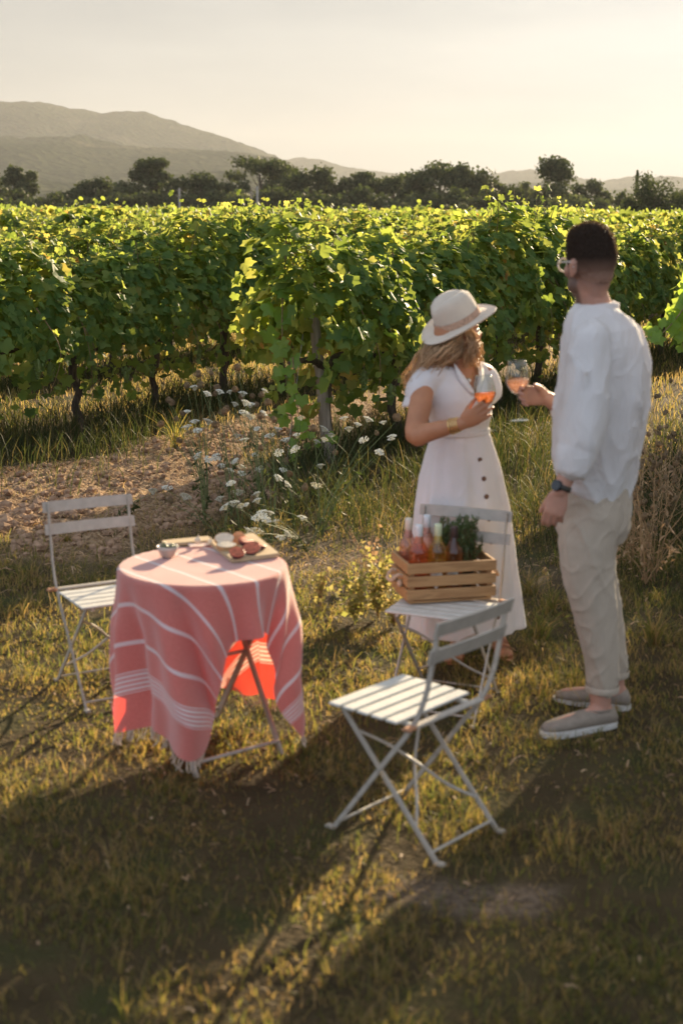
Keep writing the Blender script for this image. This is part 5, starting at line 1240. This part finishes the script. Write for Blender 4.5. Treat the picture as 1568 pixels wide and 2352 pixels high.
# ------------------------------------------------------------------ grass, straw, weeds
def blades(name,x,y,h,w,seed,curl=.8,matname=None,z=None,lean=None):
    rg=np.random.default_rng(seed); k=len(x); a=rg.uniform(0,2*math.pi,k); la=rg.uniform(0,2*math.pi,k) if lean is None else lean
    ln=rg.uniform(.15,1.0,k)*curl
    if z is None: z=np.array([groundz(float(a_),float(b_)) for a_,b_ in zip(x,y)])
    dx,dy=np.cos(a)*w/2,np.sin(a)*w/2; lx,ly=np.cos(la)*ln*h,np.sin(la)*ln*h
    v=np.zeros((k,7,3))
    for i,(t,ww) in enumerate(((0,1),(.45,.85),(.8,.55))):
        v[:,2*i,0]=x-dx*ww+lx*t*t; v[:,2*i,1]=y-dy*ww+ly*t*t; v[:,2*i,2]=z-.004*(i==0)+h*(t-.28*ln*t*t)
        v[:,2*i+1,0]=x+dx*ww+lx*t*t; v[:,2*i+1,1]=y+dy*ww+ly*t*t; v[:,2*i+1,2]=v[:,2*i,2]
    v[:,6,0]=x+lx; v[:,6,1]=y+ly; v[:,6,2]=z+h*(1-.42*ln)
    b=(np.arange(k)*7)[:,None]; q=np.concatenate([b+np.array([[0,1,3,2]]),b+np.array([[2,3,5,4]])]); t=b+np.array([[4,5,6]])
    return np_mesh(name,v.reshape(-1,3),[q,t])
M['grass']=mat_leaf('mixed_lawn_grass',[(0,(.036,.056,.018)),(.28,(.066,.080,.027)),(.44,(.105,.10,.036)),(.62,(.19,.145,.065)),(.80,(.32,.225,.11)),(1,(.13,.088,.05))],
   [(0,(.17,.25,.04)),(.45,(.42,.37,.07)),(.8,(.75,.50,.15)),(1,(.5,.30,.11))],.42,.6,2.0,.25)
M['meadow']=mat_leaf('dry_meadow_grass',[(0,(.05,.07,.02)),(.3,(.12,.11,.04)),(.6,(.24,.18,.08)),(1,(.36,.25,.13))],[(0,(.22,.28,.05)),(.5,(.6,.45,.13)),(1,(.8,.55,.25))],.42,.6,1.6,.2)
M['weed']=mat_leaf('shade_dark_rank_grass',[(0,(.016,.030,.010)),(.5,(.034,.048,.016)),(.84,(.07,.06,.025)),(1,(.24,.16,.08))],[(0,(.05,.09,.015)),(.6,(.13,.15,.035)),(1,(.45,.32,.11))],.32,.6,1.6,.2)  # dark weed green, deepened further to stand for shade beside the rows
M['straw']=mat_leaf('dry_straw',[(0,(.22,.13,.07)),(.5,(.40,.26,.15)),(1,(.60,.43,.27))],[(0,(.45,.24,.1)),(1,(.8,.55,.3))],.3,.6,3,.25)
def scatter(n,x0,x1,y0,y1,dens,seed):
    rg=np.random.default_rng(seed); x=rg.uniform(x0,x1,n); y=rg.uniform(y0,y1,n); d=np.array([dens(a,b) for a,b in zip(x,y)]); k=rg.random(n)<d
    return x[k],y[k],rg
def halfw(y): return .265*y+.95
def lawn():
    def dens(x,y):
        if abs(x)>halfw(y): return 0
        s,n=sn(x,y); t=tilled(x,y); 
        cl=.55+1.2*vn(x,y,2.2,3)+.9*vn(x,y,6,13)
        d=max(.10,min(1,cl))*(1-.8*t)*(1-.7*max(bare(x,y),.8*strawzone(x,y)))
        return d*(1 if y<7 else max(.3,1-(y-7)*.25))
    x,y,rg=scatter(400000,-3.6,3.8,2.4,10.0,dens,21)
    # pull blades into tufts
    tx=np.round(x/.045)*.045; ty=np.round(y/.045)*.045; hsh=np.abs(np.sin(tx*127.1+ty*311.7)*43758.5)%1; hs2=np.abs(np.sin(tx*269.5+ty*183.3)*43758.5)%1
    m=hsh<.55; x=np.where(m,x*.45+(tx+(hs2-.5)*.04)*.55,x); y=np.where(m,y*.45+(ty+(hsh-.27)*.08)*.55,y)
    big=np.array([vn(a,b,1.3,31) for a,b in zip(x,y)])
    h=rg.uniform(.018,.050,len(x))*(1+.9*big)*np.where(hs2>.95,2.6,np.where(hs2>.82,1.7,1)); h=np.clip(h,.012,.12)
    me=blades('lawn_grass',x,y,h,rg.uniform(.0022,.0042,len(x)),1,1.25)
    tag(link('lawn_grass',me,M['grass']),'short matted green and straw-coloured grass around the table and chairs','grass',kind='stuff'); print('lawn',len(x))
lawn()
def tall():
    xs=[];ys=[];hs=[]
    def rowz(x,y):
        s,n=sn(x,y); k=round((n-ROW0)/ROWD); dn=abs(n-ROW0-k*ROWD); s0=ROW_START.get(k,9.0)
        return dn,s-s0,k
    def dens(x,y):
        if abs(x)>.30*y+.8: return 0
        dn,ds,k=rowz(x,y); t=tilled(x,y)
        if ds>-.6 : a=max(0,1-dn/.75)
        else: a=0
        # rank bank in front of the left row (shade in its colour) and round the leaning post
        q=math.hypot((x+2.9)/1.5,(y-11.3)/1.7); a=max(a,min(1,max(0,1.35-q)*1.8))
        q=math.hypot((x-.25)/.95,(y-9.7)/1.35); a=max(a,min(1,max(0,1.25-q)*1.4))
        q=math.hypot((x-2.2)/.9,(y-8.8)/2.2); a=max(a,.7*min(1,max(0,1.25-q)*1.4))
        q=math.hypot((x-1.3)/1.0,(y-10.3)/3.0); a=max(a,.8*min(1,max(0,1.3-q)*1.4)*(.35 if y<8.3 else 1))
        return a*(1-.85*t)*(.35+.65*max(0,min(1,.5+vn(x,y,2,41))))*(1 if y<16 else .5)
    x,y,rg=scatter(230000,-6,7.5,6.4,24,dens,22)
    h=rg.uniform(.12,.40,len(x))*(1+.5*np.array([vn(a,b,1.1,17) for a,b in zip(x,y)]))
    me=blades('tall_grass',x,y,h,rg.uniform(.003,.006,len(x))*np.clip(y/9,1,2),2,.9)
    tag(link('tall_grass',me,M['weed']),'rank grass and weeds standing under the vine rows, coloured darker for their shade','grass',kind='stuff'); print('tall',len(x))
    # lighter meadow between the rows, behind
    def dens2(x,y):
        if abs(x)>.30*y+.8: return 0
        t=tilled(x,y); return (1-.9*t)*(.12 if math.hypot((x+2.9)/1.5,(y-11.3)/1.7)<1.3 or (x>-.35 and 6.6<y<13.5 and x<2.2) else 1)*(.5+.8*vn(x,y,1.2,51))*(.9 if y>8 else .6*(y-6)/2)*(.35 if strawzone(x,y)>.3 else 1)
    x,y,rg=scatter(150000,-6,7.5,6.2,26,dens2,23)
    me=blades('meadow_grass',x,y,rg.uniform(.04,.15,len(x)),rg.uniform(.003,.006,len(x))*np.clip(y/9,1,2.2),3,.9)
    tag(link('meadow_grass',me,M['meadow']),'thin green and yellow grass between the vine rows','grass',kind='stuff')
tall()
def straw():
    def dens(x,y):
        if abs(x)>.29*y+.6: return 0
        return max(1.3*tilled(x,y),.75*strawzone(x,y),.10 if y<10 else 0)*(.55+.9*max(-.4,vn(x,y,1.7,61)))
    x,y,rg=scatter(90000,-4.5,3.2,3.0,15,dens,24); k=len(x); a=rg.uniform(0,6.28,k); L=rg.uniform(.02,.085,k)*np.where(rg.random(k)<.06,1.8,1)*np.clip((y-1.5)/6,.3,1); w=rg.uniform(.0025,.007,k)
    z=np.array([groundz(float(p),float(q)) for p,q in zip(x,y)])+rg.uniform(.003,.025,k); tl=rg.normal(0,.22,k)
    d=np.stack([np.cos(a),np.sin(a),tl],1)*L[:,None]/2; s=np.stack([-np.sin(a),np.cos(a),rg.normal(0,.3,k)],1)*w[:,None]; c=np.stack([x,y,z],1)
    bow=np.zeros((k,3)); bow[:,2]=L*.15
    v=np.stack([c-d-s*.5,c-d+s*.5,c+bow-s*.5,c+bow+s*.5,c+d-s*.3,c+d+s*.3],1); b=(np.arange(k)*6)[:,None]
    me=np_mesh('straw_litter',v.reshape(-1,3),[np.concatenate([b+np.array([[0,1,3,2]]),b+np.array([[2,3,5,4]])])])
    tag(link('straw_litter',me,M['straw']),'dry straw and chopped stalks strewn over the tilled earth','straw',kind='stuff')
    # clods
    rg2=random.Random(8); mb=MB(); n=0
    while n<1000:
        x=rg2.uniform(-4,-.2); y=rg2.uniform(7,13)
        if tilled(x,y)<.6 : continue
        r=rg2.uniform(.010,.040)*(1.5 if x<-1.6 and y<9.6 else 1); c=V((x,y,groundz(x,y)+r*.35)); vs=[]
        bm=bmesh.new(); bmesh.ops.create_icosphere(bm,subdivisions=1,radius=r)
        for v_ in bm.verts: v_.co*=1+.45*mnoise.noise(v_.co*30+V((n,0,0))); v_.co.z*=.75
        mb.add([v_.co+c for v_ in bm.verts],[[v_.index for v_ in f_.verts] for f_ in bm.faces]); bm.free(); n+=1
    o=mb.build('earth_clods',mat_simple('dry_clod_earth',(.31,.205,.135),1,.35,30,.7,90,spec=.1)); tag(o,'dry reddish clods of tilled earth between grass and vines','soil clods',kind='stuff')
straw()
# ------------------------------------------------------------------ wild carrot, dry seed heads
M['umbel']=mat_simple('white_umbel',(.74,.74,.66),.8,.06,60,trans=.35,tcol=(.85,.82,.66)); M['stem']=mat_simple('green_stem',(.12,.15,.05),.7,.4,20); M['drystem']=mat_simple('dry_stem',(.34,.22,.11),.8,.35,20)
M['seed']=mat_simple('seed_head',(.26,.19,.11),.9,.4,60,trans=.25,tcol=(.6,.42,.24))
def umbel_mesh(seed,r=.032):
    rg=random.Random(seed); mb=MB()
    for k in range(26):
        q=math.sqrt(rg.random())*r; a=rg.uniform(0,6.28); p=V((q*math.cos(a),q*math.sin(a),.010-(q/r)**2*.010+rg.uniform(-.002,.002))); rr=rg.uniform(.005,.0085)
        mb.lathe([(.0003,.002),(rr*.7,.0015),(rr,-.0005),(rr*.5,-.002)],6,c=p); mb.tube([p,V((0,0,-.022))],.0006,3,False)
    return mb.mesh('umbel')
def seed_mesh(seed,r=.021):
    rg=random.Random(seed); mb=MB(); n=30
    for k in range(n):
        a=2*math.pi*k/n+rg.uniform(-.1,.1); rr=r*rg.uniform(.75,1.1); u=V((math.cos(a),math.sin(a),0))
        pts=[V((0,0,-.020)),u*rr*.9+V((0,0,-.008)),u*rr*1.0+V((0,0,.010)),u*rr*.35+V((0,0,.020+rg.uniform(-.004,.004)))]
        p,_=smooth_path(pts,[1]*4,3); mb.tube(p,.0011,3,False); mb.ell(pts[3],(.0035,.0035,.004),n=6,m=4)
    mb.ell((0,0,.000),(r*.66,r*.66,r*.62),n=10,m=6)
    return mb.mesh('seed_head')
UM=[umbel_mesh(i,.023+.004*i) for i in range(4)]; SM=[seed_mesh(i,.016+.003*i) for i in range(3)]
for m_ in UM:m_.materials.append(M['umbel'])
for m_ in SM:m_.materials.append(M['seed'])
def wildplant(name,label,cat,base,heads,group,dry=False,seed=0,sc=1.0):
    """heads: list of (world point, kind)"""
    t=thing(name,label,cat,base,0,group); rg=random.Random(seed); mb=MB()
    for hp,kind in heads:
        p=V(hp)-V(base); m1=V((p.x*.25+rg.uniform(-.02,.02),p.y*.25+rg.uniform(-.02,.02),p.z*.42)); m2=V((p.x*.62,p.y*.62,p.z*.72))
        pts,_=smooth_path([V((0,0,0)),m1,m2,p-V((0,0,.02))],[1]*4,4); mb.tube(pts,[.0032-.0018*j/(len(pts)-1) for j in range(len(pts))],5,False)
    mb.build('stems',M['drystem'] if dry else M['stem'],t)
    # feathery leaves along the lower stems
    k=60; rgn=np.random.default_rng(seed); Pp=[];Nn=[];Tt=[];Ss=[]
    for q in range(k):
        hp,_=heads[q%len(heads)]; u=rgn.uniform(.05,.6); p=(V(hp)-V(base)); p=V((p.x*u,p.y*u,p.z*u)); d=V(rgn.normal(0,1,3)); Pp.append(p+d*.015); Nn.append(V(rgn.normal(0,1,3))); Tt.append(d); Ss.append(rgn.uniform(.02,.06))
    link('leaves',leaves_mesh('leaves',Pp,Nn,Tt,Ss,'lance',seed),M['straw'] if dry else M['weed'],t)
    for hp,kind in heads:
        me=rg.choice(UM if kind=='f' else SM); o=bpy.data.objects.new('flower_head' if kind=='f' else 'seed_head',me); COL.objects.link(o); o.parent=t; o.location=V(hp)-V(base)
        o.rotation_euler=(rg.uniform(-.5,.5)-.25,rg.uniform(-.5,.5),rg.uniform(0,6)); s=rg.uniform(.85,1.2)*sc; o.scale=(s,s,s)
FLP=[(495,905,'s'),(485,858,'s'),(545,845,'s'),(540,895,'s'),(555,912,'s'),(505,900,'f'),(527,900,'f'),(540,928,'f'),(565,925,'f'),(575,930,'f'),(420,950,'s'),(430,945,'f'),(447,968,'f'),(413,1012,'s'),(370,975,'s'),(405,963,'s'),(476,905,'f'),
(520,940,'s'),(560,948,'f'),(575,958,'f'),(590,930,'s'),(605,950,'f'),(620,1000,'f'),(480,968,'f'),(455,990,'f'),(497,1050,'f'),(478,1055,'f'),(510,1070,'f'),(530,1080,'f'),(555,1088,'f'),(540,1060,'f'),(600,1030,'s'),
(585,1045,'f'),(595,1075,'f'),(640,1040,'f'),(655,1060,'s'),(530,1110,'f'),(548,1130,'f'),(552,1162,'f'),(505,1145,'f'),(515,1165,'f'),(535,1155,'f'),(565,1160,'f'),(590,1150,'f'),(602,1180,'f'),(622,1178,'f'),(632,1198,'f'),(610,1195,'f'),(572,1218,'f'),
(590,1218,'f'),(660,1112,'f'),(650,1080,'f'),(727,1115,'f'),(665,1090,'s'),(727,1014,'f'),(745,1010,'f'),(660,1225,'f'),(645,1235,'f'),(690,960,'f'),(720,985,'s'),(745,985,'f'),(735,1070,'f'),(640,1098,'f'),(680,1000,'f'),(615,1075,'s'),(575,1000,'s'),(560,1010,'f'),(545,1000,'f'),
(395,925,'s'),(350,1128,'f'),(385,1120,'f'),(392,1150,'s'),(590,1190,'f'),(820,975,'f'),(845,962,'f'),(865,995,'s'),(790,960,'f'),(800,985,'f'),(880,970,'f'),(900,1005,'f'),(835,1010,'f'),(770,1040,'s'),(630,965,'s'),(615,925,'s'),(590,985,'f'),(638,985,'f'),(655,1010,'f'),(700,1120,'s'),(760,1000,'f'),(870,1040,'f'),(910,960,'s')]
def flowers():
    rg=random.Random(11); FLP.extend([(rg.uniform(400,700),rg.uniform(885,1200),'f') for _ in range(12)]+[(rg.uniform(380,640),rg.uniform(850,1000),'s') for _ in range(12)]); bases=[(x,y) for x,y in ((-.62,8.55),(-.50,8.9),(-.72,9.1),(-.42,8.35),(-.30,8.8),(-.55,9.5),(-.25,9.3),(-.85,8.75),(-.9,9.4),(-.12,8.6),(-.05,9.7),(-.38,9.9),(.15,10.2),(.45,10.4),(-.68,8.25),(-.2,8.15),(-1.45,8.9))]
    groups={i:[] for i in range(len(bases))}
    for px,py,k in FLP:
        y=8.1+rg.random()*1.6 if py>1090 else 8.5+rg.random()*1.5
        # choose a depth at which the head stands .25-.95 m above the ground
        for _ in range(30):
            p=P(px,py,y)
            if p.z<.22: y-=.25
            elif p.z>1.0: y+=.25
            else: break
        i=min(range(len(bases)),key=lambda j:math.hypot(bases[j][0]-p.x-(.10 if px<620 else 0),(bases[j][1]-p.y)*.8)+.06*len(groups[j])); groups[i].append((p,k))
    n=0
    for i,g in groups.items():
        if not g: continue
        n+=1; nf=sum(1 for q in g if q[1]=='f')
        wildplant('wild_carrot',f'{ordw(n)} wild carrot in the post clump, bearing {nf} white umbels and {len(g)-nf} curled heads','wildflower',(bases[i][0],bases[i][1],0),g,'white-flowering wild carrots by the row end',False,600+i)
flowers()
def dryweeds():
    rg=random.Random(19); n=0
    for i in range(30):
        y=rg.uniform(6.9,11.5); x=.27*y+rg.uniform(-.62,.45)-.05
        if x<1.35: x=1.35+rg.random()*.3
        hs=[]
        for k in range(rg.randint(7,12)):
            h=rg.uniform(.22,.80)*(1 if i%3 else .6); hs.append((V((x+rg.uniform(-.30,.22),y+rg.uniform(-.25,.25),h)),'s'))
        n+=1; wildplant('dry_wild_carrot',f'{ordw(n)} dry brown seed-headed weed plant right of the man, counting away from the camera','dry weed',(x,y,0),sorted(hs,key=lambda q:q[0].z),'dry seed-headed weeds right of the man',True,700+i,.8)
DW=[]
dryweeds()
def bushyweed(name,label,base,h,w,seed,mat,n=260,group=None):
    t=thing(name,label,'weed',base,0,group); rgn=np.random.default_rng(seed); st=MB(); Pp=[];Nn=[];Tt=[];Ss=[]
    for k in range(16):
        a=rgn.uniform(0,6.28); r=rgn.uniform(.2,1)*w; hh=h*rgn.uniform(.55,1); pts,_=smooth_path([(0,0,0),(math.cos(a)*r*.3,math.sin(a)*r*.3,hh*.5),(math.cos(a)*r,math.sin(a)*r,hh)],[1]*3,5); st.tube(pts,[.003-.002*j/(len(pts)-1) for j in range(len(pts))],4,False)
        for q in range(n//16):
            u=rgn.uniform(2,len(pts)-1.01); p=pts[int(u)].lerp(pts[int(u)+1],u%1); d=V(rgn.normal(0,1,3)); Pp.append(p+d*.012); Nn.append(V(rgn.normal(0,1,3))); Tt.append(d+V((0,0,.6))); Ss.append(rgn.uniform(.012,.036))
    st.build('stems',M['drystem'],t); link('leaves',leaves_mesh('leaves',Pp,Nn,Tt,Ss,'quad',seed),mat,t)
M['yweed']=mat_leaf('yellow_green_weed',[(0,(.12,.14,.04)),(.5,(.26,.24,.08)),(1,(.42,.30,.14))],[(0,(.4,.45,.08)),(1,(.85,.62,.25))],.4,.6,5,.2)
g=G(868,1420); bushyweed('weed_bush','tall yellow-green dry weed bush just left of the crate chair',g,.40,.16,1,M['yweed'],460)
g=G(815,1430); bushyweed('weed_bush','lower yellow-green weed left of the tall weed bush',g,.26,.13,2,M['yweed'],300)
g=G(905,1440); bushyweed('weed_bush','small pale weed under the left side of the crate chair',g,.25,.12,3,M['yweed'],260)
g=G(735,1400); bushyweed('weed_bush','sparse leaning weed stalk between the table and the weed bush',g,.24,.06,4,M['yweed'],90)
g=G(848,1330); bushyweed('weed_bush','orange-brown dead branching weed behind the yellow-green weeds',g,.34,.18,5,M['straw'],60)
for k,(px,py,h,w) in enumerate(((1235,1470,.22,.16),(1262,1410,.20,.14),(1215,1370,.2,.1),(60,1330,.12,.1),(150,1250,.10,.1),(330,1300,.09,.08),(405,1040,.5,.1),(1500,1480,.25,.15))):
    g=G(px,py); rg=np.random.default_rng(k); n=60; a=rg.uniform(0,6.28,n); o=bpy.data.objects
    me=blades('grass_tuft',rg.normal(0,.02,n),rg.normal(0,.02,n),rg.uniform(.5,1,n)*h,rg.uniform(.004,.008,n),k,1.1,z=np.zeros(n))
    desc=['bright green grass tuft left of the man at knee height','green grass tuft just behind the man, left of his knee','upright green tuft right of the white dress hem','small green tuft at the left frame edge on dry soil','small green tuft on the tilled earth behind the left chair','small green tuft on the earth behind the table','tall wispy grass tuft at the edge of the tilled earth','green grass tuft right of the man by his knees'][k]
    tag(link('grass_tuft',me,M['grass'],loc=g),desc,'grass tuft')
# bright young shoot hanging at the row end, and one reaching in at the right edge
def shoot(label,pts,cnt,size,seed,spread=.05):
    base=V(pts[0]); t=thing('vine_shoot',label,'vine shoot',base); rgn=np.random.default_rng(seed); p,_=smooth_path([V(q)-base for q in pts],[1]*len(pts),6); mb=MB(); mb.tube(p,[.006-.004*j/(len(p)-1) for j in range(len(p))],5,False); mb.build('cane',M['cane'],t)
    Pp=[];Nn=[];Tt=[];Ss=[]
    for q in range(cnt):
        u=q/(cnt-1)*(len(p)-1.01); c=p[int(u)].lerp(p[int(u)+1],u%1); d=V(rgn.normal(0,1,3)); d.z*=.4; Pp.append(c+d*spread); Nn.append(V((rgn.normal(0,.5),-1+rgn.normal(0,.4),.3+rgn.normal(0,.3)))); Tt.append(V((rgn.normal(0,.5),rgn.normal(0,.3),-1))); Ss.append(size*rgn.uniform(.7,1.2)*(1-.35*q/cnt))
    link('leaves',leaves_mesh('leaves',Pp,Nn,Tt,Ss,'grape',seed),M['vine_young'],t)
M['vine_young']=mat_leaf('young_vine_leaf',[(0,(.09,.19,.03)),(.5,(.15,.27,.045)),(1,(.24,.34,.06))],[(0,(.40,.62,.06)),(1,(.72,.82,.12))],.5,.4,2)
shoot('bright green young vine shoot hanging in front of the leaning post',[P(672,820,10.75),P(680,900,10.7),P(686,960,10.65),P(690,1010,10.65)],15,.13,1,.045)
shoot('drooping vine shoot with big leaves left of the leaning post',[P(650,640,10.9),P(648,760,10.8),P(655,860,10.8),P(668,960,10.75)],20,.16,2,.06)
shoot('small green shoot low down beside the leaning post foot',[P(745,1000,10.9),P(700,1030,10.8),P(665,1050,10.8)],8,.10,3,.03)
shoot('backlit yellow-green vine shoot reaching in at the right edge beside the man',[P(1600,660,10.3),P(1560,720,10.2),P(1520,765,10.1),P(1490,775,10.0)],15,.17,4,.07)
shoot('leafy vine shoot hanging at the extreme right edge',[P(1590,650,10.4),P(1572,730,10.3),P(1565,800,10.3)],16,.17,5,.06)
# ------------------------------------------------------------------ camera
cd=bpy.data.cameras.new('camera'); cam=bpy.data.objects.new('camera',cd); COL.objects.link(cam)
cd.sensor_fit='VERTICAL'; cd.sensor_height=36; cd.sensor_width=24; cd.lens=36*FPX/2352
cd.clip_start=.1; cd.clip_end=12000
cam.matrix_world=Matrix.Translation((0,0,CAM_H))@Matrix.Rotation(math.pi/2-PITCH,4,'X')@Matrix.Rotation(ROLL,4,'Z')
cd.dof.use_dof=True; cd.dof.focus_distance=13.0; cd.dof.aperture_fstop=2.8; cd.dof.aperture_blades=0
scene.camera=cam
scene.render.engine='CYCLES'; c=scene.cycles
c.use_denoising=True
try: c.denoiser='OPENIMAGEDENOISE'
except Exception: pass
c.max_bounces=8; c.diffuse_bounces=3; c.glossy_bounces=3; c.transmission_bounces=8; c.transparent_max_bounces=8; c.volume_bounces=0
c.sample_clamp_indirect=6; c.caustics_reflective=False; c.caustics_refractive=False
vs=scene.view_settings; vs.view_transform='Standard'; vs.look='None'; vs.gamma=1; vs.exposure=EXPOSURE; vs.use_curve_mapping=False
